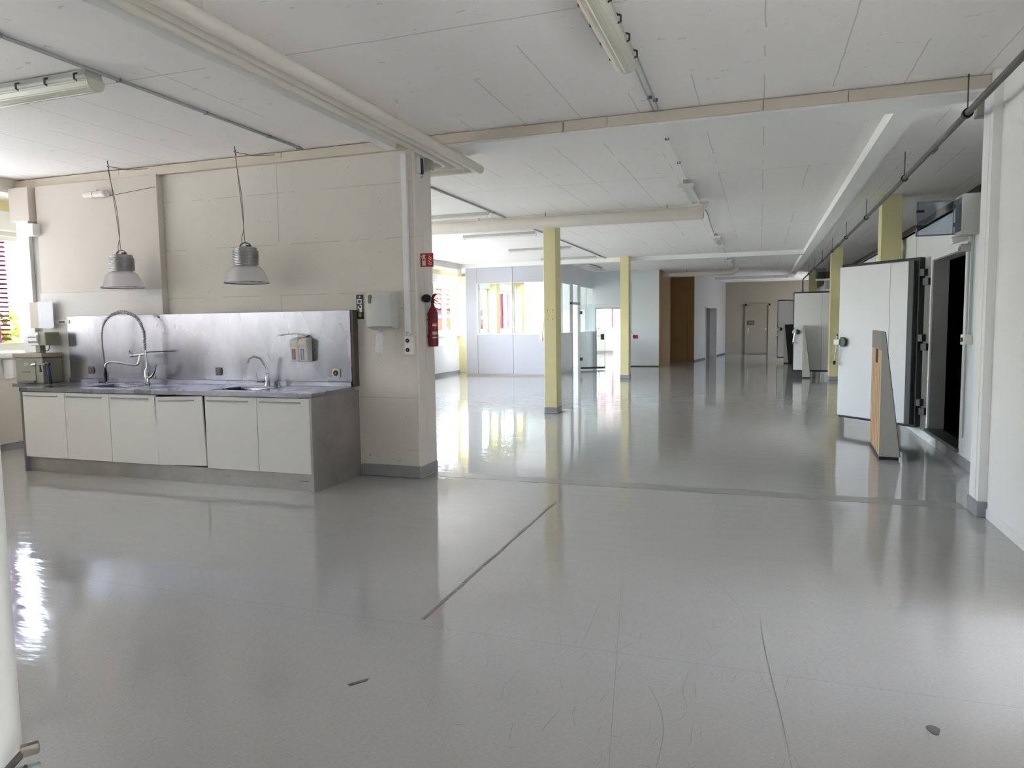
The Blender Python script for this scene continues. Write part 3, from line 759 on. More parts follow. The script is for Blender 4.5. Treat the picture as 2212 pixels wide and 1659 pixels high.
obj('elbow_lever', tube(BM(), [(-4.30, 6.13, 1.42), (-4.34, 6.08, 1.435), (-4.42, 6.0, 1.437), (-4.44, 5.93, 1.43), (-4.50, 5.93, 1.43)], .007, 8, smooth=4), PLASTW, t, True)

# ---- hand hygiene sign strip
t = thing('hygiene_sign', 'narrow black pictogram sign with a white cross beside the paper dispenser', 'sign', (-3.77, WY, 1.57))
ya = 6.262
obj('sign_plate', B(-3.805, -3.728, ya, 6.27, 1.575, 1.815, .001), mat('sign_black', srgb(34, 40, 38), .4), t)
bm = BM(); box(bm, -3.78, -3.753, ya-.002, ya, 1.79, 1.798); box(bm, -3.770, -3.762, ya-.002, ya, 1.781, 1.807); obj('white_cross', bm, PLASTW, t)
bm = BM(); box(bm, -3.793, -3.741, ya-.0015, ya, 1.725, 1.773); box(bm, -3.790, -3.741, ya-.0015, ya, 1.642, 1.718); obj('picture_field', bm, PAPER, t)
bm = BM(); lathe(bm, [(.016, ya-.003), (.016, ya-.0012)], (-3.768, 0, 1.749), 'y', 14); obj('hand_print', bm, mat('print_maroon', srgb(120, 70, 80), .6), t)
bm = BM(); lathe(bm, [(.012, ya-.003), (.012, ya-.0012)], (-3.762, 0, 1.695), 'y', 12); obj('hand_print', bm, mat('print_maroon', srgb(120, 70, 80), .6), t)
bm = BM(); box(bm, -3.79, -3.765, ya-.003, ya-.001, 1.70, 1.718); obj('green_print', bm, mat('print_green', srgb(60, 110, 90), .6), t)
bm = BM(); box(bm, -3.788, -3.77, ya-.003, ya-.001, 1.645, 1.68); obj('green_print', bm, mat('print_green', srgb(60, 110, 90), .6), t)
bm = BM(); lathe(bm, [(.018, ya-.0025), (.018, ya-.001)], (-3.766, 0, 1.611), 'y', 14)
for q in range(3): box(bm, -3.782+q*.012, -3.775+q*.012, ya-.0025, ya-.001, 1.62, 1.637)
obj('hand_print', bm, mat('print_yellow', srgb(196, 186, 120), .6), t)

# ---- paper towel dispenser
t = thing('towel_dispenser', 'pale grey paper dispenser with a tissue hanging out', 'dispenser', (-3.46, WY, 1.46))
x0, x1 = -3.60, -3.335
bm = BM()
rings = []
for z, fr, in ((1.478, .62), (1.50, .95), (1.56, .99), (1.65, 1.03), (1.75, 1.0), (1.81, .93), (1.835, .80)):
    yf = WY-.215*fr; xi = .012*(1.03-fr)
    rings.append([bm.verts.new(v) for v in ((x0+xi, WY-.002, z), (x0-.004+xi, yf+.035, z), (x0+.03+xi, yf+.004, z), (x0+.10, yf-.004, z), (x1-.075, yf+.01, z), (x1-.01, yf+.06, z), (x1, WY-.002, z))])
for a, b in zip(rings, rings[1:]):
    for k_ in range(6): bm.faces.new((a[k_], a[k_+1], b[k_+1], b[k_]))
    bm.faces.new((a[6], a[0], b[0], b[6]))
bm.faces.new(rings[0][::-1]); bm.faces.new(rings[-1])
obj('housing', bm, DISP, t, True)
bm = BM(); lathe(bm, [(.05, 1.462), (.085, 1.478), (.10, 1.492)], (-3.475, 6.13, 0), n=20); obj('outlet_funnel', bm, DISP, t, True)
obj('level_window', B(-3.545, -3.515, WY-.225, WY-.20, 1.72, 1.80, .006), mat('window_grey', srgb(112, 112, 108), .25), t)
bm = BM(); nn = 9; rs = []
for j, (z, wd_) in enumerate(((1.47, .012), (1.43, .03), (1.36, .044), (1.29, .05), (1.225, .036))):
    row = []
    for i in range(nn):
        u = i/(nn-1)-.5; row.append(bm.verts.new((-3.475+u*2*wd_-.006*j*.6, 6.13+.012*math.sin(i*2.4+j*.5), z+(.02*math.sin(i*1.7) if j == 4 else 0))))
    rs.append(row)
for a, b in zip(rs, rs[1:]):
    for i in range(nn-1): bm.faces.new((a[i], a[i+1], b[i+1], b[i]))
o = obj('tissue', bm, PAPER, t, True); o.modifiers.new('th', 'SOLIDIFY').thickness = .0015
# ---- socket pair and trunking on the wall end
t = thing('cable_trunking', 'white vertical cable trunking above the double socket', 'trunking', (-3.215, WY, 1.41))
obj('trunking_cover', B(-3.262, -3.205, WY-.035, WY-.0, 1.425, 3.14, .004), PLASTW, t)
obj('end_cap', B(-3.25, -3.217, WY-.038, WY-.034, 1.432, 1.442), PLASTG, t)
t = thing('double_socket', 'white box of two round black sockets, one above the other', 'socket', (-3.22, WY, 1.21))
obj('socket_box', B(-3.262, -3.165, WY-.05, WY, 1.222, 1.405, .005), PLAST, t)
for z in (1.358, 1.268):
    pl = obj('socket_plate', B(-3.257, -3.187, WY-.056, WY-.048, z-.04, z+.04, .004), PLASTW, t)
    obj('socket_face', lathe(BM(), [(.021, WY-.060), (.021, WY-.054)], (-3.223, 0, z), 'y', 20), BLACKP, pl)
    obj('pin', lathe(BM(), [(.004, WY-.062), (.004, WY-.058)], (-3.223, 0, z), 'y', 8), PLASTW, pl)
obj('cable_stub', tube(BM(), [(-3.225, WY-.02, 1.40), (-3.225, WY-.02, 1.428)], .006, 8), PLASTW, t)

# ---- fire extinguisher and its sign
t = thing('fire_extinguisher', 'red fire extinguisher with black horn hanging on the partition end', 'extinguisher', (-3.08, 6.50, 1.29))
ex, ey = -3.080, 6.50
bm = BM(); lathe(bm, [(.040, 1.292), (.048, 1.30), (.049, 1.33), (.049, 1.60), (.046, 1.635), (.036, 1.665), (.022, 1.685), (.016, 1.70), (.016, 1.715)], (ex, ey, 0), n=28); obj('cylinder_body', bm, RED, t, True)
obj('band', lathe(BM(), [(.0505, 1.575), (.0505, 1.59)], (ex, ey, 0), n=24), mat('dark_red', srgb(96, 18, 22), .4), t, True)
obj('neck', lathe(BM(), [(.015, 1.712), (.013, 1.722)], (ex, ey, 0), n=14), GALV, t)
obj('valve', box(BM(), ex-.016, ex+.014, ey-.016, ey+.016, 1.72, 1.762, .004), BLACKP, t)
obj('squeeze_handle', prism(BM(), [(ex-.014, 1.758), (ex+.004, 1.75), (ex+.02, 1.79), (ex+.052, 1.812), (ex+.03, 1.818), (ex+.002, 1.805)], ey-.01, ey+.01, 'y', .002), RED, t)
obj('carry_handle', prism(BM(), [(ex+.0, 1.752), (ex+.02, 1.752), (ex+.055, 1.732), (ex+.055, 1.738), (ex+.02, 1.762)], ey-.01, ey+.01, 'y', .001), mat('dark_red', srgb(96, 18, 22), .4), t)
obj('pull_ring', tube(BM(), [(ex+.045+.018*math.cos(a_*PI/8), ey-.014, 1.775+.018*math.sin(a_*PI/8)) for a_ in range(17)], .0016, 5), mat('dark_red', srgb(96, 18, 22), .4), t)
bm = BM(); tube(bm, [(ex, ey-.01, 1.745), (ex-.004, ey-.09, 1.762)], .013, 10); obj('horn_neck', bm, DARKG, t, True)
bm = BM(); lathe(bm, [(.012, -.03), (.030, -.022), (.041, -.005), (.042, .03), (.040, .055), (.037, .055), (.034, .01), (.004, .0)], (0, 0, 0), 'z', 28)
bmesh.ops.transform(bm, matrix=Matrix.Translation((ex-.006, ey-.11, 1.766)) @ Vector((.25, -1, -.03)).to_track_quat('Z', 'Y').to_matrix().to_4x4(), verts=bm.verts[:])
obj('discharge_horn', bm, BLACKP, t, True)
obj('side_grip', tube(BM(), [(ex-.045, ey-.02, 1.565), (ex-.062, ey-.03, 1.555), (ex-.062, ey-.03, 1.50), (ex-.066, ey-.03, 1.44), (ex-.058, ey-.03, 1.40), (ex-.045, ey-.02, 1.385)], .005, 8), BLACKP, t)
obj('wall_hook', B(-3.136, ex-.03, ey-.012, ey+.012, 1.60, 1.63), DARKG, t)
for z0, z1 in ((1.52, 1.523), (1.495, 1.512), (1.41, 1.441), (1.375, 1.388)):
    bm = BM()
    angs = [-PI*.42+PI*.36*j/5 for j in range(6)]
    va = [bm.verts.new((ex+.0496*math.cos(a_), ey+.0496*math.sin(a_), z0)) for a_ in angs]; vb = [bm.verts.new((ex+.0496*math.cos(a_), ey+.0496*math.sin(a_), z1)) for a_ in angs]
    for j in range(5): bm.faces.new((va[j], va[j+1], vb[j+1], vb[j]))
    obj('label_print', bm, mat('label_pink', srgb(210, 180, 178), .5), t)
t = thing('fire_sign', 'red fire extinguisher sign projecting from the partition end', 'sign', (-3.08, 6.36, 2.07))
Rm = Matrix.Translation((-3.137, 6.36, 0)) @ Matrix.Rotation(math.radians(6), 4, 'Z')
def sg(x0, x1, z0, z1, y0=-.0035, y1=-.002): return box(BM(), x0, x1, y0, y1, z0, z1, mtx=Rm)
obj('sign_plate', sg(0, .137, 2.066, 2.204, -.002, .001), PLASTW, t)
obj('red_field', sg(.004, .133, 2.07, 2.20, -.003, -.0015), REDS, t)
bm = BM(); q = lambda pts: [(p[0], p[1]) for p in pts]
prism(bm, [(.022, 2.082), (.056, 2.082), (.056, 2.15), (.05, 2.165), (.045, 2.17), (.052, 2.172), (.058, 2.178), (.05, 2.186), (.036, 2.19), (.018, 2.176), (.013, 2.16), (.018, 2.158), (.024, 2.17), (.032, 2.172), (.03, 2.166), (.022, 2.15)], -.0045, -.003, 'y')
bmesh.ops.transform(bm, matrix=Rm, verts=bm.verts[:]); pic = obj('extinguisher_pictogram', bm, SIGNG, t)
obj('pictogram_label', sg(.029, .049, 2.132, 2.145, -.0055, -.0043), REDS, pic)
bm = BM()
for (ox, oz, s_) in ((0, 0, 1.0), (-.004, .022, 1.05), (-.002, .046, .9), (.004, .064, .75)):
    prism(bm, [(.085+ox, 2.10+oz), (.10+ox, 2.088+oz), (.118+ox*.3, 2.09+oz), (.118+ox*.3, 2.099+oz), (.104+ox, 2.097+oz), (.088+ox, 2.107+oz)] if s_ == 1.0 else [(.085+ox, 2.11+oz), (.102+ox, 2.088+oz), (.12, 2.084+oz), (.12, 2.091+oz), (.105+ox, 2.096+oz), (.09+ox, 2.116+oz)], -.0045, -.003, 'y')
bmesh.ops.transform(bm, matrix=Rm, verts=bm.verts[:]); obj('flame_pictogram', bm, SIGNG, t)

# ---- pendant lamps
def pendant(x, y, lean, label):
    t = thing('pendant_lamp', label, 'lamp', (x, y, 1.93), group='pendant lamps over the counter')
    dz = 0
    bm = BM(); pr = [(.225*math.sin(a_), 1.95+.0+.175*(math.cos(a_)-.0)) for a_ in [PI/2-i*(PI/2-.42)/9 for i in range(10)]]
    pr = [(.212, 1.95), (.206, 1.965), (.200, 1.99), (.190, 2.02), (.175, 2.05), (.155, 2.08), (.13, 2.105), (.10, 2.118)]
    lathe(bm, pr, (x, y, 0), n=48, cap=False); o = obj('reflector', bm, REFL, t, True); 
    bm = BM(); lathe(bm, [(.215, 1.943), (.219, 1.95), (.215, 1.957), (.208, 1.95)], (x, y, 0), n=48, cap=False); obj('rim', bm, CHROME, t, True)
    bm = BM(); pr = [(.10, 2.115), (.10, 2.128)]
    z = 2.13
    for i in range(8):
        pr += [(.122, z), (.122, z+.008), (.106, z+.009), (.106, z+.0145)]; z += .0155
    pr += [(.122, z), (.122, z+.006), (.108, z+.008), (.108, z+.035), (.10, z+.04), (.03, z+.042)]
    lathe(bm, pr, (x, y, 0), n=40); obj('ribbed_housing', bm, ALU, t, True)
    zt = z+.042
    bm = BM(); tube(bm, [(x-.07, y, zt), (x-.05, y, zt+.03), (x, y, zt+.045), (x+.05, y, zt+.03), (x+.07, y, zt)], .006, 8, smooth=3); box(bm, x+.02, x+.06, y-.02, y+.02, zt, zt+.022, .004); obj('top_bracket', bm, DARKG, t)
    obj('hanging_wire', tube(BM(), [(x, y, zt+.04), (x-lean*.2, y, zt+.3), (x-lean, y, H-.005)], .0028, 6), DARKG, t)
    obj('power_cable', tube(BM(), [(x-.04, y, zt+.02), (x-.035, y, zt+.10), (x-.008, y, zt+.2), (x-lean*.3+.006, y, zt+.5), (x-lean+.008, y, H-.10), (x-lean+.03, y+.05, H-.06), (x-lean+.12, y+.14, H-.075), (x-lean+.24, y+.30, H-.04)], .0035, 6, smooth=4), mat('cable_grey', srgb(110, 104, 98), .5), t)
    obj('ceiling_hook', tube(BM(), [(x-lean, y, H), (x-lean, y, H-.03), (x-lean+.012, y, H-.045), (x-lean, y, H-.06), (x-lean-.01, y, H-.05)], .004, 6), DARKG, t)
pendant(-6.42, 5.9, .115, 'ribbed pendant lamp hanging over the spring tap')
pendant(-4.82, 5.9, .075, 'ribbed pendant lamp hanging nearer the paper dispenser')

# ---- things at the left end of the counter
t = thing('wall_light_tube', 'short round white bulkhead light high on the partition', 'light', (-7.0, 6.18, 3.0))
bm = BM(); tube(bm, [(-7.165, 6.145, 3.008), (-7.155, 6.145, 3.008), (-6.86, 6.145, 3.004), (-6.845, 6.145, 3.004)], .036, 18); obj('lamp_body', bm, PLAST, t, True)
bm = BM(); tube(bm, [(-7.03, 6.145, 3.006), (-7.02, 6.145, 3.006)], .039, 18); obj('clamp_ring', bm, PLASTG, t, True)
bm = BM(); tube(bm, [(-6.875, 6.145, 3.004), (-6.85, 6.145, 3.004)], .039, 18); obj('clamp_ring', bm, PLASTG, t, True)
obj('bracket', B(-7.08, -7.0, 6.15, 6.186, 3.03, 3.06, .003), PLAST, t)
obj('cable', tube(BM(), [(-6.84, 6.18, 2.985), (-6.19, 6.18, 3.035)], .003, 6), DARKG, t)
t = thing('corner_trunking', 'tall white corner trunking beside the window', 'trunking', (-8.15, 6.2, 1.3))
obj('upper_section', B(-8.34, -8.03, 6.13, 6.266, 2.78, 3.165, .004), BOARD, t)
obj('lower_section', B(-8.28, -8.08, 6.15, 6.266, 1.25, 2.79, .004), PLASTW, t)
obj('side_duct', B(-8.08, -7.98, 6.19, 6.266, .905, 2.60, .004), PLASTG, t)
obj('junction_box', B(-8.10, -7.94, 6.10, 6.20, 2.60, 2.74, .005), PLASTW, t)
t = thing('paper_sheets', 'crinkled plastic sleeve with paper pinned beside the window', 'sleeve', (-7.9, 6.0, 1.53))
obj('sheet', B(-8.10, -7.93, 6.115, 6.12, 1.535, 1.835), mat('sheet_beige', srgb(196, 186, 172), .6), t)
bm = BM(); vs = [[bm.verts.new((-7.96+.24*i/8, 6.105+.006*random.random(), 1.53+.31*j/8+.006*math.sin(i))) for i in range(9)] for j in range(9)]
for a, b in zip(vs, vs[1:]):
    for i in range(8): bm.faces.new((a[i], a[i+1], b[i+1], b[i]))
obj('plastic_sleeve', bm, FOAMP, t, True)
t = thing('control_box', 'small grey control box with a white front on the wall left of the splashback', 'box', (-7.8, 6.0, 1.33))
obj('housing', B(-7.93, -7.68, 5.96, 6.14, 1.335, 1.485, .006), BOXG, t)
bm = BM(); prism(bm, [(5.955, 1.34), (5.955, 1.36), (5.935, 1.375), (5.935, 1.445), (5.955, 1.46), (5.955, 1.485), (5.965, 1.485), (5.965, 1.34)], -7.93, -7.79, 'x'); fr_ = obj('front_cover', bm, PLASTW, t)
bm = BM(); box(bm, -7.92, -7.80, 5.931, 5.936, 1.38, 1.388); box(bm, -7.92, -7.80, 5.931, 5.936, 1.425, 1.437); obj('blue_stripe', bm, mat('stripe_blue', srgb(120, 130, 165), .5), fr_)
obj('cable', tube(BM(), [(-7.78, 6.0, 1.335), (-7.76, 6.0, 1.28), (-7.72, 6.02, 1.28), (-7.70, 6.02, 1.335)], .005, 6, smooth=4), DARKG, t)
obj('foot', B(-7.87, -7.80, 5.98, 6.05, 1.25, 1.34, .003), BOXG, t)
t = thing('steel_cupboard', 'squat grey green metal box standing at the left end of the worktop', 'box', (-7.87, 6.0, .905))
obj('housing', B(-8.10, -7.67, 5.90, 6.14, .906, 1.20, .006), BOXG, t)
obj('top_cover', B(-8.12, -7.65, 5.88, 6.14, 1.20, 1.25, .006), mat('cover_pinkish', srgb(160, 146, 130), .5), t)
obj('front_panel', B(-8.05, -7.78, 5.892, 5.90, .93, 1.17, .003), BOXG, t)
obj('type_plate', B(-7.95, -7.88, 5.888, 5.893, 1.11, 1.15), PLASTG, t)
obj('badge', B(-8.0, -7.86, 5.888, 5.893, 1.03, 1.04), DARKG, t)
obj('latch', lathe(BM(), [(.012, 5.87), (.012, 5.90)], (-7.80, 0, .93), 'y', 10), GALV, t)
t = thing('squeegee', 'blue gripped squeegee leaning upright on the worktop', 'squeegee', (-7.52, 5.84, .905))
obj('blue_grip', tube(BM(), [(-7.50, 5.84, 1.0), (-7.515, 5.84, 1.12)], .018, 12), BLUE, t, True)
obj('black_stem', tube(BM(), [(-7.485, 5.84, .906), (-7.50, 5.84, 1.0)], .017, 12), BLACKP, t, True)
obj('head', tube(BM(), [(-7.49, 5.84, 1.13), (-7.515, 5.84, 1.145), (-7.55, 5.84, 1.13)], .015, 10), BLACKP, t, True)
obj('arm', tube(BM(), [(-7.53, 5.84, 1.13), (-7.63, 5.83, 1.125), (-7.68, 5.81, 1.13)], .009, 10), GALV, t, True)
obj('nozzle', tube(BM(), [(-7.71, 5.80, 1.12), (-7.66, 5.815, 1.13)], .017, 12), CHROME, t, True)
obj('drip_nozzle', tube(BM(), [(-7.625, 5.83, 1.125), (-7.62, 5.83, 1.08), (-7.62, 5.83, 1.04)], [.008, .013], 10), DARKG, t, True)
tag(obj('tag_marker', B(-7.70, -7.62, 6.155, 6.165, 1.59, 1.612, .002), DARKG), 'small dark clip on the white strip left of the splashback', 'clip')
t = thing('paper_roll', 'white paper roll standing in the niche under the near window', 'roll', (-9.0, 6.42, .905))
obj('roll', lathe(BM(), [(.055, .906), (.055, 1.15)], (-8.99, 6.45, 0), n=24), PAPER, t, True)
t = thing('heating_pipe', 'thin upright cream pipe beside the near window frame', 'pipe', (-8.86, 6.80, 1.3))
obj('pipe', tube(BM(), [(-8.86, 6.80, 1.24), (-8.86, 6.80, 2.85)], .014, 10), TUBE, t, True)
obj('pipe_clamp', B(-8.89, -8.83, 6.77, 6.85, 2.80, 2.9, .006), TUBE, t)
obj('pipe_clamp', B(-8.88, -8.84, 6.78, 6.85, 1.58, 1.62, .003), TUBE, t)
# ================================================================== CEILING TUBES AND DUCTS
t = thing('ceiling_tubes', 'bundle of three cream ceiling tubes running from above the camera to the doorway', 'tubes', (-2.85, 3.5, 3.05))
for i, (xx, ye, r_, zz) in enumerate(((-2.985, 6.70, .030, 3.105), (-2.865, 6.80, .034, 3.10), (-2.735, 6.90, .045, 3.085))):
    obj('tube', tube(BM(), smooth_pts([(xx, -1, zz), (xx, 2, zz), (xx, ye-.35, zz), (xx, ye-.09, zz), (xx-.03, ye-.02, zz), (xx-.10, ye, zz), (xx-.6, ye, zz), (-6.5, ye, zz)], 4), r_, 20), TUBE, t, True)
for y in (1.2, 3.1, 5.2, 6.5):
    bm = BM(); tube(bm, [(-2.735, y, 3.12), (-2.735, y, H)], .004, 6); tube(bm, [(-2.735, y, H-.02), (-2.735, y, H)], .012, 8)
    obj('hanger_rod', bm, TUBE, t)
tag(obj('tube_clip', B(-3.13, -3.02, 6.42, 6.47, 3.00, 3.12, .006), PLASTG), 'grey pull switch clipped under the tubes at the partition end', 'switch')
t = thing('pull_switch', 'small grey metal bracket with hook at the top of the partition end', 'bracket', (-3.1, 6.38, 2.95))
obj('bracket_plate', B(-3.135, -3.10, 6.32, 6.42, 2.96, 3.12, .003), PLASTW, t)
obj('cylinder', tube(BM(), [(-3.095, 6.36, 2.955), (-3.10, 6.36, 3.10)], .018, 12), DARKG, t, True)
obj('hook', tube(BM(), [(-3.095, 6.36, 2.96), (-3.092, 6.355, 2.925), (-3.105, 6.355, 2.915), (-3.11, 6.355, 2.93)], .004, 6), GALV, t)

def duct(name, x0, x1, y, z, r, label, rods):
    t = thing(name, label, 'duct', ((x0+x1)/2, y, z), group='round ventilation ducts')
    pts = smooth_pts([(x0, y, z), (x0+.3, y, z), (x1-.4, y, z), (x1-.05, y, z), (x1+.10, y, z+.06), (x1+.155, y, z+.13), (x1+.16, y, H)], 5)
    obj('duct_tube', tube(BM(), pts, r, 28), TUBE, t, True)
    xx = x0+.9
    while xx < x1-.05: obj('seam_ring', tube(BM(), [(xx, y, z), (xx+.012, y, z)], r+.003, 28), TUBE, t, True); xx += 1.05
    obj('elbow_seam', tube(BM(), [(x1-.06, y, z), (x1-.045, y, z)], r+.005, 28), TUBE, t, True)
    for q in rods:
        obj('hanger_rod', tube(BM(), [(q, y, z+r-.01), (q, y, H)], .007, 8), GALV, t)
    obj('ceiling_flange', lathe(BM(), [(r+.02, H-.012), (r+.02, H)], (x1+.16, y, 0), n=28), TUBE, t)
    return t
duct('ventilation_duct', -8.3, -1.02, 11.20, 3.125, .094, 'long round cream duct hanging across the far room in front of the nearest pillar', (-6.6, -4.43, -3.28, -1.36))
t = duct('ventilation_duct', -3.2, -.90, 25.3, 3.13, .085, 'shorter round cream duct across the brown recess at the back', (-2.4, -1.3))
t = thing('cable_channel', 'thin cream cable channel on the ceiling behind the big duct', 'channel', (-4.5, 11.45, 3.2))
obj('channel', B(-8.3, -1.0, 11.36, 11.42, 3.235, H, .004), PLASTW, t)
t = thing('grey_pipe', 'long thin grey pipe slung under the ceiling along the right side', 'pipe', (1.46, 15, 3.0))
PX = 1.46
obj('pipe', tube(BM(), [(PX-.07, -1, 3.0), (PX-.06, 4, 3.0), (PX, 12, 3.0), (PX, 28.3, 3.0), (PX, 28.45, 2.9), (PX, 28.45, 0.1)], .024, 14), PIPEG, t, True)
for y in (7.4, 15.9, 24.0): obj('coupling', tube(BM(), [(PX-.025 if y < 10 else PX, y-.05, 3.0), (PX-.025 if y < 10 else PX, y+.05, 3.0)], .031, 14), PIPEG, t, True)
for y in (3.3, 6.2, 8.75, 11.86, 14.5, 17.15, 19.8, 22.5, 25.2):
    px_ = PX-(12-min(y, 12))*.0075
    bm = BM(); tube(bm, [(px_, y-.022, 3.0), (px_, y+.022, 3.0)], .036, 16); cl = obj('pipe_clamp', bm, BLACKP, t)
    obj('hanger_rod', tube(BM(), [(px_, y, 3.03), (px_, y, H)], .005, 6), DARKG, cl)
bm = BM(); box(bm, 1.53, 1.60, 6.42, 6.5, 3.02, 3.165, .004); t = thing('pipe_bracket', 'metal bracket by the grey pipe at the top of the right hand post', 'bracket', (1.55, 6.46, 3.1)); obj('bracket_body', bm, BOXG, t); obj('bolt', tube(BM(), [(1.50, 6.46, 3.12), (1.54, 6.46, 3.12)], .012, 8), GALV, t)

# conduits on the ceiling
def conduit(pts, label, r=.009, clips=(), ma=COND):
    t = thing('conduit', label, 'conduit', pts[0], group='ceiling conduits')
    obj('conduit_tube', tube(BM(), pts, r, 8), ma, t, True)
    for c_ in clips: obj('clip', B(c_[0]-.02, c_[0]+.02, c_[1]-.008, c_[1]+.008, c_[2]-.012, c_[2]+.012, .002), GALV, t)
zc = H-.012
conduit([(-4.335, .5, zc), (-4.33, 6.2, zc)], 'grey conduit on the ceiling above the counter', .012, [(-4.335, y, zc) for y in (3.2, 4.05, 4.9, 5.7, 6.15)])
conduit([(-4.02, 6.7, zc), (-4.02, 11.3, zc), (-4.02, 19.5, zc)], 'grey conduit on the ceiling of the far room beside the five battens', .013, [(-4.02, y, zc) for y in (8.2, 10.8, 13.4, 16, 18.7)])
conduit([(-.845, 4.95, zc), (-.87, 6.23, zc)], 'left of the twin conduits between the near lamp and the beam', .007, [(-.85, 5.85, zc)])
conduit([(-.80, 4.95, zc), (-.825, 6.23, zc)], 'right of the twin conduits between the near lamp and the beam', .007, [(-.815, 5.93, zc)])
conduit([(-.87, 6.67, zc), (-.885, 9.25, zc)], 'thin white conduit from the beam to the open batten', .007, [(-.877, 7.2, zc), (-.88, 8.3, zc)], PLASTW)
conduit([(-.87, 11.4, zc), (-.84, 12.3, zc), (-.88, 13.6, zc), (-.90, 14.9, zc)], 'loose white cable between the duct elbow and the second open batten', .009, (), COND)
conduit([(-.86, 17.3, zc), (-.88, 19.5, zc)], 'short white cable up to the white ceiling trim', .009, (), COND)
conduit([(-.88, 19.95, zc), (-.88, 20.9, zc)], 'short white cable beyond the white ceiling trim', .009, (), COND)

# ================================================================== LAMPS ON THE CEILING
def clip_lamp(axis, c, L_, label, end_only=False):
    """sealed batten with clear cover and clips; axis 'x' or 'y'"""
    t = thing('fluorescent_light', label, 'light', c, rz=0 if axis == 'x' else PI/2, group='sealed ceiling lights')
    t['_o'] = (0, 0, 0)
    a = -L_/2; b = L_/2
    bm = BM(); prism(bm, [(-.055, -.05), (-.07, -.02), (-.06, .02), (.06, .02), (.07, -.02), (.055, -.05)], a+.02, b-.02, 'x', .003); obj('housing', bm, PLASTG, t, world=False)
    bm = BM(); prism(bm, [(-.072, -.035), (-.072, -.055), (-.058, -.095), (-.03, -.112), (.03, -.112), (.058, -.095), (.072, -.055), (.072, -.035)], a, b, 'x', .006); obj('cover', bm, TUBEL, t, world=False)
    obj('tube', tube(BM(), [(a+.04, 0, -.1145), (b-.04, 0, -.1145)], .004, 8), PLAST, t, world=False)
    n_ = 6
    for i in range(n_):
        q = a+.10+(L_-.2)*i/(n_-1)
        for s_ in (-1, 1):
            obj('clip', tube(BM(), [(q, s_*.062, .0), (q, s_*.088, -.01), (q, s_*.088, -.045), (q, s_*.07, -.05)], .007, 6), DARKG, t, world=False)
    for q in (a+.25, b-.25): obj('spacer', box(BM(), q-.02, q+.02, -.03, .03, .015, .03), DARKG, t, world=False)
    return t
clip_lamp('y', (-.86, 4.05, H-.03), 1.62, 'sealed yellowed ceiling light at the top of the picture before the doorway')
clip_lamp('x', (-5.12, 3.86, H-.03), 1.58, 'sealed yellowed ceiling light above the counter at the left edge')
def batten(c, L_, label, rz=0, wide=False, grp='slim white battens by the windows'):
    t = thing('batten_light', label, 'light', c, rz=rz, group=grp)
    t['_o'] = (0, 0, 0)
    a, b = -L_/2, L_/2; wd = .075 if wide else .03
    obj('backplate', box(BM(), a, b, -.03, .03, -.045, 0, .004), PLASTG, t, world=False)
    for s_ in ((-1, 1) if wide else (0,)):
        obj('lamp_tube', tube(BM(), [(a+.03, s_*.055, -.07), (b-.03, s_*.055, -.07)], .013, 12), PLASTW, t, True, world=False)
    for q in (a, b):
        if wide: obj('end_cap', box(BM(), q-.025, q+.025, -.105, .105, -.095, -.05, .012), PLAST, t, world=False)
        else: obj('end_cap', box(BM(), q-.02, q+.02, -.02, .02, -.09, -.02, .004), LAMPW, t, world=False)
    if wide: obj('reflector', box(BM(), a+.02, b-.02, -.06, .06, -.052, -.046), LAMPW, t, world=False)
    return t
for x0, x1, y, lb in ((-5.55, -4.06, 10.75, 'slim white batten in front of the big duct, cut by the partition'), (-5.62, -4.12, 13.35, 'slim white batten just behind the big duct'), (-5.66, -4.14, 16.2, 'slim white batten third from the front, crossing behind the pillar'), (-5.66, -4.14, 18.85, 'slim white batten farthest back before the white trim')):
    batten(((x0+x1)/2, y, H), x1-x0, lb)
batten((-4.86, 21.8, H), 2.1, 'twin tube light beside the glazed office wall', PI/2, True, 'open twin tube lights')
batten((-.91, 10.1, H-.0), 1.5, 'open twin tube light in front of the duct elbow', PI/2, True, 'open twin tube lights')
batten((-.88, 16.1, H), 1.8, 'open twin tube light midway down the far room', PI/2, True, 'open twin tube lights')
batten((-.88, 22.2, H), 2.2, 'open twin tube light farthest back before the dark recess', PI/2, True, 'open twin tube lights')
tag(obj('grey_box', B(-8.42, -8.33, 19.5, 19.62, 2.92, 3.12, .006), PLAST), 'cream junction box at the top left corner of the office partition', 'box')
tag(obj('wall_switch', B(-5.98, -5.90, OY-.02, OY, 1.02, 1.32, .004), PLAST), 'tall cream switch plate on the office partition behind the pillar', 'switch')

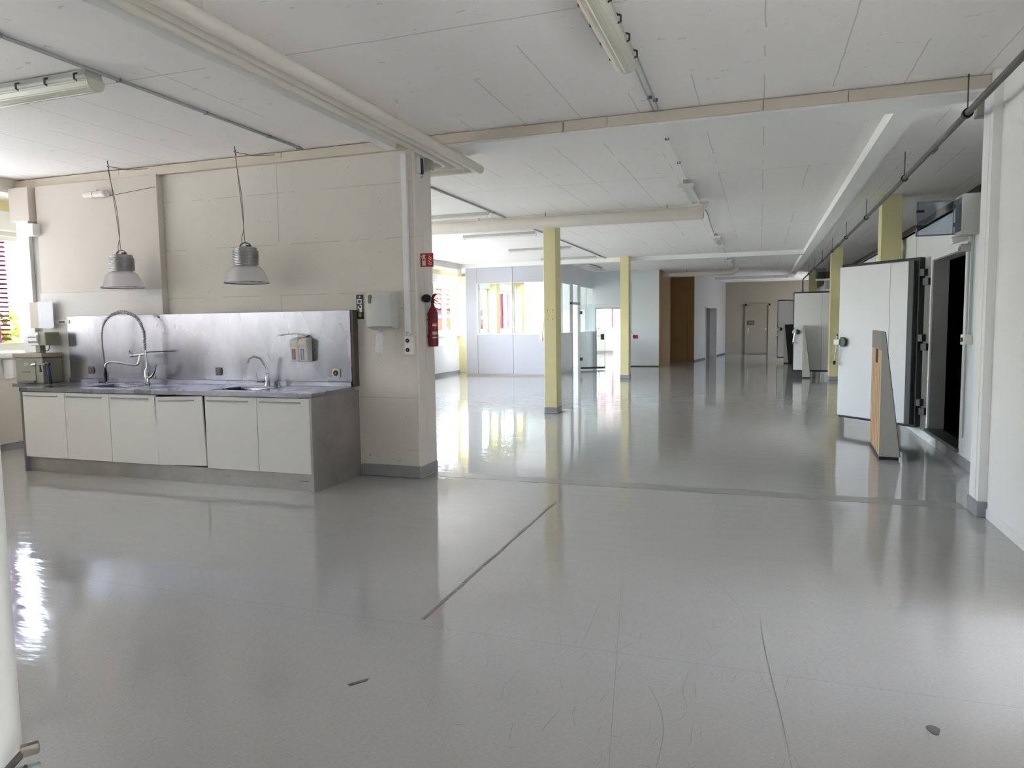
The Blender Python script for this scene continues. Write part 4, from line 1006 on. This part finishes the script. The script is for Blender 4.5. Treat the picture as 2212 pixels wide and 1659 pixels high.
# ================================================================== COLD ROOM DOORS
def cold_door(hinge, free, label):
    hx, hy = hinge; fx, fy = free
    Ld = math.hypot(fx-hx, fy-hy); rz = math.atan2(fy-hy, fx-hx)
    t = thing('cold_room_door', label, 'door', (hx, hy, 0), rz=rz, group='open cold room doors')
    t['_o'] = (0, 0, 0)
    # local: x from hinge to free edge, +y towards the viewer (plug side)
    z0, z1 = .155, 2.245
    obj('outer_leaf', box(BM(), .0, Ld, -.06, .0, z0, z1, .004), PLASTG, t, world=False)
    bm = BM(); box(bm, 0.006, Ld-.006, .0, .022, z0+.006, z0+.03, .003); box(bm, .006, Ld-.006, .0, .022, z1-.03, z1-.006, .003); box(bm, .006, .04, .0, .022, z0+.03, z1-.03, .003); box(bm, Ld-.028, Ld-.006, .0, .022, z0+.03, z1-.03, .003)
    obj('rubber_gasket', bm, BLACK, t, world=False)
    obj('outer_edge', box(BM(), -.004, .010, -.065, .03, z0-.004, z1+.004, .002), BLACK, t, world=False)
    obj('top_edge', box(BM(), .01, Ld+.004, -.065, .012, z1, z1+.010, .002), BLACK, t, world=False)
    obj('bottom_edge', box(BM(), .01, Ld+.004, -.065, .012, z0-.010, z0, .002), BLACK, t, world=False)
    obj('free_edge', box(BM(), Ld, Ld+.008, -.065, .012, z0, z1, .002), BLACK, t, world=False)
    obj('inner_panel', box(BM(), .115, Ld-.018, .022, .075, z0+.03, z1-.03, .004), PANEL, t, world=False)
    obj('panel_side', box(BM(), .045, .115, .022, .070, z0+.03, z1-.03, .004), DARKG, t, world=False, label='dark grey stepped edge')
    obj('panel_joint', box(BM(), .372, .376, .0752, .0765, z0+.035, z1-.035), GROOVE, t, world=False)
    for z in (2.02, 1.22, .42):
        h_ = obj('hinge', box(BM(), -.10, -.01, -.06, .0, z-.11, z-.02, .004), BLACKP, t, world=False)
        obj('hinge_block', box(BM(), -.065, -.004, -.04, .03, z, z+.09, .004), BLACKP, h_, world=False)
    hd = obj('handle', box(BM(), Ld-.085, Ld+.014, .074, .135, 1.16, 1.235, .006), PLASTW, t, world=False)
    obj('green_knob', prism(BM(), [(Ld-.08, 1.135), (Ld-.08, 1.265), (Ld-.12, 1.265), (Ld-.155, 1.25), (Ld-.175, 1.22), (Ld-.178, 1.18), (Ld-.165, 1.15), (Ld-.13, 1.135)], .078, .12, 'y', .006), GREEN, hd, world=False)
    obj('lever', tube(BM(), [(Ld-.035, .12, 1.29), (Ld-.04, .12, 1.16), (Ld-.005, .125, .93)], .012, 10), CHROME, hd, world=False)
    obj('lever_end', tube(BM(), [(Ld-.005, .125, .935), (Ld-.0, .125, .885)], .018, 10), BLACKP, hd, world=False)
    obj('lever_cap', tube(BM(), [(Ld-.035, .12, 1.285), (Ld-.035, .12, 1.30)], .014, 10), BLACKP, hd, world=False)
    return t
cold_door((1.86, 10.02), (1.075, 10.93), 'nearest big white cold room door standing open on the right')
cold_door((1.90, 20.42), (.84, 20.55), 'middle white cold room door, half hidden by the yellow pillar')
cold_door((1.90, 27.75), (.60, 27.9), 'farthest cold room door, grey with a black rim beside the far door')

# ================================================================== WEDGE GUARDS
def wedge(x, y, Ly, rz, label):
    t = thing('door_guard', label, 'guard', (x, y, 0), rz=rz or 1e-4, group='wedge shaped door guards')
    t['_o'] = (0, 0, 0)
    zt = 1.37; W_ = .20
    q = lambda name, bm, ma, **k: obj(name, bm, ma, t, world=False, **k)
    q('black_foot', B(.005, W_-.01, .01, Ly-.01, 0, .035), BLACK)
    out_ = [(0, .035), (W_, .035), (.028, zt), (0, zt)]
    q('end_panel', prism(BM(), out_, 0, .022, 'y', .001), PLASTG)
    q('end_panel', prism(BM(), out_, Ly-.022, Ly, 'y', .001), PLASTG)
    q('sloping_panel', prism(BM(), [(W_, .035), (W_+.006, .035), (.034, zt), (.028, zt)], -.002, Ly+.002, 'y'), DARKG)
    n_ = 6; step = (Ly-.044)/n_
    for i in range(n_):
        y_ = .022+i*step
        q('slat', B(0, .03, y_+.010, y_+step-.034, .036, 1.175, .004), WOOD)
    q('backing', B(.0022, .034, .022, Ly-.022, .036, 1.175), mat('dark_wood', srgb(70, 46, 32), .7))
    q('weathered_cap', B(-.003, .024, .023, Ly-.0, 1.17, zt+.003, .002), WOODG)
    q('charred_patch', B(-.0015, .0, .022+2*step+.03, .022+3*step+.06, 1.02, 1.17), BURN)
    for d_ in (.03, .10, .17): q('screw', lathe(BM(), [(.004, -.003), (.004, .001)], (d_, 0, .055), 'y', 8), DARKG)
    return t
wedge(1.222, 8.44, 1.06, math.radians(-2.7), 'nearest wedge shaped guard with pale wooden slats and grey end panel')
wedge(1.05, 20.0, 1.06-.65, math.radians(-2.7), 'second wedge shaped guard before the middle cold room door')
wedge(.79, 26.9, 1.0, math.radians(-38), 'farthest wedge shaped guard with a dark slope before the grey cold room door')

# ================================================================== THINGS ON THE COLD ROOM WALL
t = thing('fuse_box', 'grey fuse box with open smoked lid high on the cold room wall', 'box', (1.85, 8.1, 2.5))
obj('housing', B(1.80, CX, 7.93, 8.20, 2.30, 2.68, .006), PLASTG, t)
obj('open_lid', B(1.47, 1.795, 8.215, 8.225, 2.33, 2.66, .002), SMOKE, t)
bm = BM(); box(bm, 1.465, 1.475, 8.19, 8.235, 2.325, 2.665); box(bm, 1.465, 1.80, 8.19, 8.235, 2.655, 2.665); box(bm, 1.465, 1.80, 8.19, 8.235, 2.325, 2.335); obj('lid_rim', bm, mat('lid_rim_grey', srgb(84, 90, 98), .3), t)
obj('inner_window', B(1.778, 1.80, 7.95, 8.19, 2.33, 2.65, .003), SMOKE, t)
for z in (2.42, 2.57): obj('catch', tube(BM(), [(1.46, 8.20, z), (1.53, 8.20, z)], .014, 8), BLACKP, t)
for z in (2.42, 2.60): obj('hinge', B(1.79, 1.81, 8.20, 8.225, z-.02, z+.02, .002), BLACKP, t)
t = thing('emergency_light', 'tilted white box with a red front below the fuse box', 'light', (1.88, 8.3, 2.25))
R_ = Matrix.Translation((1.86, 8.26, 2.265)) @ Matrix.Rotation(math.radians(-14), 4, 'Y')
obj('upper_box', box(BM(), -.07, .07, -.05, .05, -.005, .06, .004, mtx=R_), PLASTW, t)
obj('upper_lip', box(BM(), -.075, .10, -.055, .055, -.014, -.006, .002, mtx=R_), PLASTW, t)
obj('lower_box', B(1.87, CX, 8.24, 8.33, 2.16, 2.235, .005), PLASTG, t)
obj('red_lens', B(1.864, 1.87, 8.25, 8.32, 2.165, 2.21), mat('lens_pink', srgb(160, 120, 120), .3), t)
t = thing('wall_switch_box', 'cream switch box with a black rotary knob beside the cold room opening', 'switch', (1.9, 8.2, 1.29))
obj('housing', B(1.895, CX, 8.06, 8.19, 1.245, 1.335, .005), PLAST, t)
obj('front_plate', B(1.885, 1.896, 8.055, 8.195, 1.24, 1.34, .003), PLASTW, t)
obj('rotary_knob', lathe(BM(), [(.022, 1.872), (.022, 1.886)], (0, 8.125, 1.29), 'x', 16), BLACKP, t)
for i, yy in enumerate((8.10, 8.14)):
    tag(obj('wall_conduit', tube(BM(), [(1.945, yy, 1.335), (1.945, yy, 2.30)], .008, 8), COND), 'thin grey conduit down to the cream switch box, %s one' % ('right hand' if i == 0 else 'left hand'), 'conduit', 'conduits beside the cold room opening')
tag(obj('wall_conduit', tube(BM(), [(1.945, 8.23, .3), (1.945, 8.24, 2.16)], .008, 8), COND), 'thin grey conduit along the near door frame down to the floor', 'conduit', 'conduits beside the cold room opening')
t = thing('cooling_unit', 'smoked cooling control box seen high between the far pillars', 'box', (2.05, 24, 2.5))
obj('housing', B(1.80, CX, 23.2, 23.5, 2.42, 2.69, .005), PLASTG, t)
obj('open_lid', B(1.52, 1.80, 23.0, 23.02, 2.72, 3.02, .002), SMOKE, t)
obj('lid_holder', B(1.52, 1.96, 23.0, 23.04, 2.66, 2.715, .003), PLASTW, t)
# small lamps under the dark strip
for i, y in enumerate((9.9, 13.1, 15.2)):
    tag(obj('spot_stub', lathe(BM(), [(.03, 2.72-.01), (.012, 2.78)], (2.15, y, .0), n=12), PLASTG), ('small pale fitting on the dark strip, nearest the fuse box', 'small pale fitting on the dark strip, in the middle', 'small pale fitting on the dark strip, farthest back')[i], 'fitting', 'fittings above the cold room wall')

# ================================================================== OFFICE THINGS
t = thing('glass_door', 'frameless glass door standing open from the office partition', 'door', (OX+.04, 22.62, 0), group='glass doors')
p0 = Vector((OX+.05, 22.62, 0)); p1 = Vector((OX+.05+.72, 22.95, 0)); dd = (p1-p0).normalized(); nn_ = Vector((-dd.y, dd.x, 0))
def quad(p, q, th, z0, z1):
    return prism(BM(), [(p.x, p.y), (q.x, q.y), (q.x+nn_.x*th, q.y+nn_.y*th), (p.x+nn_.x*th, p.y+nn_.y*th)], z0, z1, 'z')
obj('glass_leaf', quad(p0, p1, .01, .09, 2.11), GLASSG, t)
obj('edge_trim', quad(p1, p1+dd*.012, .014, .05, 2.15), PLASTW, t)
obj('bottom_rail', quad(p0, p1, .02, .03, .09), DARKG, t)
for z in (.35, 1.85): obj('hinge', quad(p0-dd*.03, p0+dd*.06, .03, z-.05, z+.05), DARKG, t)
h_ = obj('lock_case', quad(p1-dd*.13, p1-dd*.02, .03, .97, 1.15), DARKG, t)
obj('lever', quad(p1-dd*.24, p1-dd*.06, .02, 1.08, 1.10), DARKG, h_)
t = thing('wall_sign', 'dark plate with two pale lines on the far grey door', 'sign', (-.45, 34.4, 1.4))
obj('sign_plate', B(-.56, -.26, 34.44, 34.458, 1.33, 1.52, .002), mat('sign_slate', srgb(66, 72, 68), .5), t)
for z in (1.455, 1.395): obj('line_of_print', B(-.52, -.30, 34.436, 34.4405, z-.008, z+.008), mat('sign_slate_text', srgb(130, 134, 128), .5), t)

# ================================================================== FLOOR TAPE, STAINS, NEAR DOOR EDGE
t = thing('floor_tape', 'worn strip of grey tape stuck on the floor before the doorway', 'tape', (-1.61, 4.4, 0))
TAPE, k = new('worn_tape', srgb(120, 114, 104), .5)
v, x, y, z = k.coords()
k.l(k.mix(k.noise(k.map(v, (40, 5, 1)), 1.2, 4, .7), srgb(96, 90, 80), srgb(146, 142, 134)), k.b.inputs['Base Color'])
ya_ = 3.20
for i, Lg in enumerate((.42, .10, .30, .16, .22, .14, .36, .12, .26, .14, .20)):
    obj('tape_piece', B(-1.622+.003*math.sin(i*2), -1.600+.003*math.sin(i*2), ya_, ya_+Lg-.006, 0, .0012), TAPE, t); ya_ += Lg*1.035
bm = BM()
def strip(pts, w_, z=.0008):
    for a, b in zip(pts, pts[1:]):
        a = Vector(a); b = Vector(b); d = (b-a).normalized(); n_ = Vector((-d.y, d.x))*w_/2
        bm.faces.new([bm.verts.new((q.x, q.y, z)) for q in (a-n_, b-n_, b+n_, a+n_)])
SC = mat('scuff_mark', srgb(128, 126, 122), .35)
def scuff(name, curves, label):
    bm = BM()
    for pts, w_ in curves:
        pp = smooth_pts([(p[0], p[1], .0007) for p in pts], 5)
        L_ = []; R2 = []
        for i, p in enumerate(pp):
            d = (pp[min(i+1, len(pp)-1)]-pp[max(i-1, 0)]).normalized(); n_ = Vector((-d.y, d.x, 0))
            ww_ = w_*(.4+.6*math.sin(PI*min(1, (i+1)/len(pp))))
            L_.append(bm.verts.new(p-n_*ww_/2)); R2.append(bm.verts.new(p+n_*ww_/2))
        for i in range(len(pp)-1): bm.faces.new((L_[i], L_[i+1], R2[i+1], R2[i]))
    o = tag(obj(name, bm, SC), label, 'scuff', 'marks on the floor'); return o
long_ = (([(-.361, 4.405), (-.264, 4.186), (-.154, 4.031), (-.075, 3.787), (-.053, 3.613)], 'curved black drag mark on the floor at the right of centre'),
  ([(.021, 3.785), (.033, 3.476), (.068, 3.07), (.1, 2.75), (.133, 2.3)], 'long thin drag mark running down the right half of the floor'),
  ([(-.419, 2.875), (-.349, 2.709), (-.313, 2.522), (-.313, 2.25)], 'dark hooked drag mark at the bottom of the floor'),
  ([(-.867, 4.634), (-.75, 4.1), (-.692, 3.727), (-.569, 2.953), (-.463, 2.276)], 'long faint drag mark down the middle of the floor'),
  ([(-.795, 3.695), (-.781, 3.387), (-.766, 3.123)], 'short dark drag mark in the middle of the floor'))
for p_, lb in long_: scuff('drag_mark', [(p_, .0035)], lb)
rnd = random.Random(11); cs = []
for i in range(230):
    x = rnd.gauss(-.25, .62); y = rnd.uniform(1.9, 4.9); a_ = rnd.choice((PI/2, PI/2, PI/2, 0))+rnd.gauss(0, .22); l_ = rnd.uniform(.015, .16 if a_ > .8 else .05)
    if not -1.6 < x < 1.4: continue
    dx, dy = math.cos(a_)*l_, math.sin(a_)*l_
    cs.append(([(x, y), (x+dx*.5+rnd.gauss(0, .004), y+dy*.5), (x+dx, y+dy)], rnd.uniform(.001, .0028)))
o = scuff('small_scuffs', cs, 'scattered small black scuffs on the near floor'); o['kind'] = 'stuff'
def stain(name, pts, label):
    bm = BM(); c = Vector((sum(p[0] for p in pts)/len(pts), sum(p[1] for p in pts)/len(pts)))
    prism(bm, pts, 0, .0009, 'z'); tag(obj(name, bm, mat('stain_dark', srgb(104, 98, 92), .5), None), label, 'stain', 'marks on the floor')
stain('floor_stain', [(.62+.022*math.cos(a_)*(1+.2*math.sin(3*a_)), 2.86+.035*math.sin(a_)) for a_ in [i*PI/6 for i in range(12)]], 'dark oval spot on the floor at the lower right')
stain('floor_stain', [(-1.62, 2.50), (-1.60, 2.49), (-1.555, 2.55), (-1.56, 2.575), (-1.60, 2.53)], 'reddish scrape on the floor at the lower middle left')
struct('threshold', B(-3.12, 1.56, 6.40, 6.60, 0, .0015), mat('threshold_strip', srgb(150, 149, 146), .3))
# near door edge at the left of the camera
jb = sroot('door_6', 'white door frame edge close to the camera')
bm = BM(); lathe(bm, [(.03, 0), (.03, 2.3)], (-.755, .491, 0), n=24); box(bm, -.95, -.77, .47, .51, 0, 2.3); box(bm, -.875, -.82, .30, .50, 0, 2.3)
struct('door_frame', bm, FRAMEW, jb, True)
t = thing('door_latch', 'metal latch with a glassy plate at the lower left corner', 'latch', (-.74, .51, 1.0))
R_ = Matrix.Translation((-.718, .485, 0)) @ Matrix.Rotation(math.radians(55), 4, 'Z')
LM = mat('latch_metal', srgb(140, 134, 124), .25, .9)
obj('latch_plate', box(BM(), .002, .028, .0, .006, .80, 1.052, .002, mtx=R_), mat('latch_glassy', srgb(160, 172, 168), .12, .2), t)
obj('latch_post', box(BM(), .013, .0165, -.004, .0, .80, 1.055, .0008, mtx=R_), DARKG, t)
obj('latch_arm', tube(BM(), [tuple(R_ @ Vector((-.001, -.004, 1.056))), tuple(R_ @ Vector((.008, -.006, 1.066))), tuple(R_ @ Vector((.017, -.006, 1.074)))], .0038, 12, smooth=3), DARKG, t, True)
obj('latch_knuckle', box(BM(), .011, .028, -.010, .0, 1.066, 1.079, .003, 2, mtx=R_), LM, t, True)

# ================================================================== OUTSIDE
struct('ground', B(-90, -9.6, -20, 120, -3.4, -3.3), mat('pale_paving', srgb(212, 211, 209), .9, noise=.1, nscale=1.5))  # unseen ground, made pale and neutral to bounce light up to the ceilings
def leafy(name, c, r_, label, n_=900):
    bm = BM(); rnd = random.Random(int(c[1]*10))
    for i in range(n_):
        u = Vector((rnd.gauss(0, 1), rnd.gauss(0, 1), rnd.gauss(0, 1))).normalized(); rad = rnd.uniform(.72, 1.0)
        p = Vector(c)+Vector((u.x*r_[0], u.y*r_[1], u.z*r_[2]))*rad
        s_ = rnd.uniform(.12, .3); a_ = Vector((rnd.uniform(-1, 1), rnd.uniform(-1, 1), rnd.uniform(-1, 1))).normalized()*s_; b_ = u.cross(a_).normalized()*s_*.6
        bm.faces.new([bm.verts.new(p+q) for q in (a_, b_, -a_, -b_)])
    t = thing(name, label, 'tree', (c[0], c[1], -3.3), group='trees outside the windows')
    obj('foliage', bm, mat('leaves', srgb(66, 86, 24), .9, noise=.4, nscale=2, spec=0), t)
    obj('trunk', tube(BM(), [(c[0], c[1], -3.3), (c[0], c[1], c[2])], .18, 8), DARKB, t)
for i, (cx_, cy_) in enumerate(((-20, 10.5), (-21.5, 14.2), (-20, 17.9), (-19, 6.8))):
    leafy('leafy_tree', (cx_, cy_, -.0), (2.0, 1.7, 3.0), ('bright green tree seen through the left shutter slats', 'second bright green tree behind the shutter slats', 'third bright green tree behind the shutter slats', 'bright green tree left of the shutter view')[i])
# slatted shutters: one outside the near window, a second added to dim the room
def slatted(y0, y1, label):
    t = thing('slatted_shutter', label, 'shutter', (-9.4, (y0+y1)/2, 2.0), group='slatted shutters')
    for i in range(18):
        z = 1.36+i*.078
        obj('slat', prism(BM(), [(-9.43, z-.004), (-9.415, z-.010), (-9.37, z+.042), (-9.385, z+.048)], y0, y1, 'y'), SHUT, t)
    for y in (y0, y1): obj('stile', B(-9.44, -9.36, y-.03, y+.04, 1.28, 2.76, .004), SHUTP, t)
    return t
t = slatted(4.45, 6.62, 'dark red slatted shutter outside the near left window')
bm = BM()
for i in range(24): box(bm, -9.42, -9.38, 6.70, 6.80, 1.33+i*.06, 1.355+i*.06)
o = obj('folded_slats', bm, SHUT, t); o['kind'] = 'stuff'
slatted(1.65, 4.05, 'dark red slatted shutter outside the window beside the camera')  # unseen, added so its slats cut the daylight entering the near room
for ya_, yb_, ma_, lb in ((18.45, 19.55, SHUTP, 'magenta shutter panel outside the far window behind the extinguisher'), (20.55, 20.71, SHUT, 'dark red folded shutter at the right of the far window'),
        (23.3, 23.4, SHUT, 'dark red folded shutter at the first office window'), (26.1, 26.2, SHUT, 'dark red folded shutter at the second office window')):
    t = thing('window_shutter', lb, 'shutter', (-9.4, ya_, 1.25), group='plain shutters')
    obj('panel', B(-9.46, -9.41, ya_, yb_, 1.25, 2.76, .005), ma_, t)
    for z in (1.4, 2.6): obj('hinge', B(-9.41, -9.251, yb_-.05, yb_-.03, z-.03, z+.03), DARKG, t)
# house with tiled roof
t = thing('tiled_house', 'long house with a red tiled roof and orange wall across the yard', 'house', (-24, 52, -3.3))
obj('wall', B(-30, -19, 32, 82, -3.3, 1.95), mat('house_orange', srgb(88, 36, 26), .9, noise=.05, nscale=.6, spec=0), t)
obj('grey_band', B(-30.05, -18.95, 31.95, 82.05, 1.95, 2.55), mat('house_grey', srgb(66, 66, 74), .9, spec=0), t)
TILE = mat('roof_tile', srgb(72, 42, 38), .9, noise=.2, nscale=3, spec=0)
bm = BM(); rows_ = 14
for r_ in range(rows_):
    za = 2.5+r_*.34; xa = -18.6-r_*.42
    n_ = 84
    for j in range(n_):
        yb = 31.6+j*.6
        vs = [bm.verts.new((xa+.05, yb+.6*q/4, za+.07*math.sin(PI*q/4))) for q in range(5)]; vt = [bm.verts.new((xa-.45, yb+.6*q/4, za+.33+.07*math.sin(PI*q/4))) for q in range(5)]
        for q in range(4): bm.faces.new((vs[q], vs[q+1], vt[q+1], vt[q]))
o = obj('roof_tiles', bm, TILE, t, label='red wavy clay tiles'); o['kind'] = 'stuff'
obj('roof_deck', prism(BM(), [(-18.7, 2.45), (-30, 2.45), (-24.4, 7.1)], 31.7, 82.2, 'y'), TILE, t)
for y in (44, 53, 62):
    f = obj('window', B(-19.0, -18.93, y, y+1.6, .1, 1.4), FRAMEW, t); obj('pane', B(-18.94, -18.91, y+.1, y+1.5, .2, 1.3), mat('far_glass', srgb(90, 120, 140), .2), f)
obj('teal_awning', B(-18.9, -18.2, 50.5, 56, .2, 1.7), mat('teal', srgb(40, 92, 88), .9, spec=0), t)
t = thing('red_house', 'pink red boarded house seen through the back window', 'house', (-11, 46, -3.3))
for i in range(24): obj('board', B(-17, -5, 46.0-.01*(i % 2), 46.1, -3.3+i*.30, -3.3+i*.30+.285), mat('red_boards', srgb(84, 32, 40), .9, spec=0), t)
obj('wall_body', B(-17, -5, 46.1, 50, -3.3, 3.9), mat('red_boards', srgb(84, 32, 40), .9, spec=0), t)
f = obj('window', B(-10.3, -9.1, 45.88, 45.98, 1.2, 2.5), FRAMEW, t); obj('pane', B(-10.2, -9.2, 45.85, 45.88, 1.3, 2.4), mat('far_glass', srgb(90, 120, 140), .2), f)
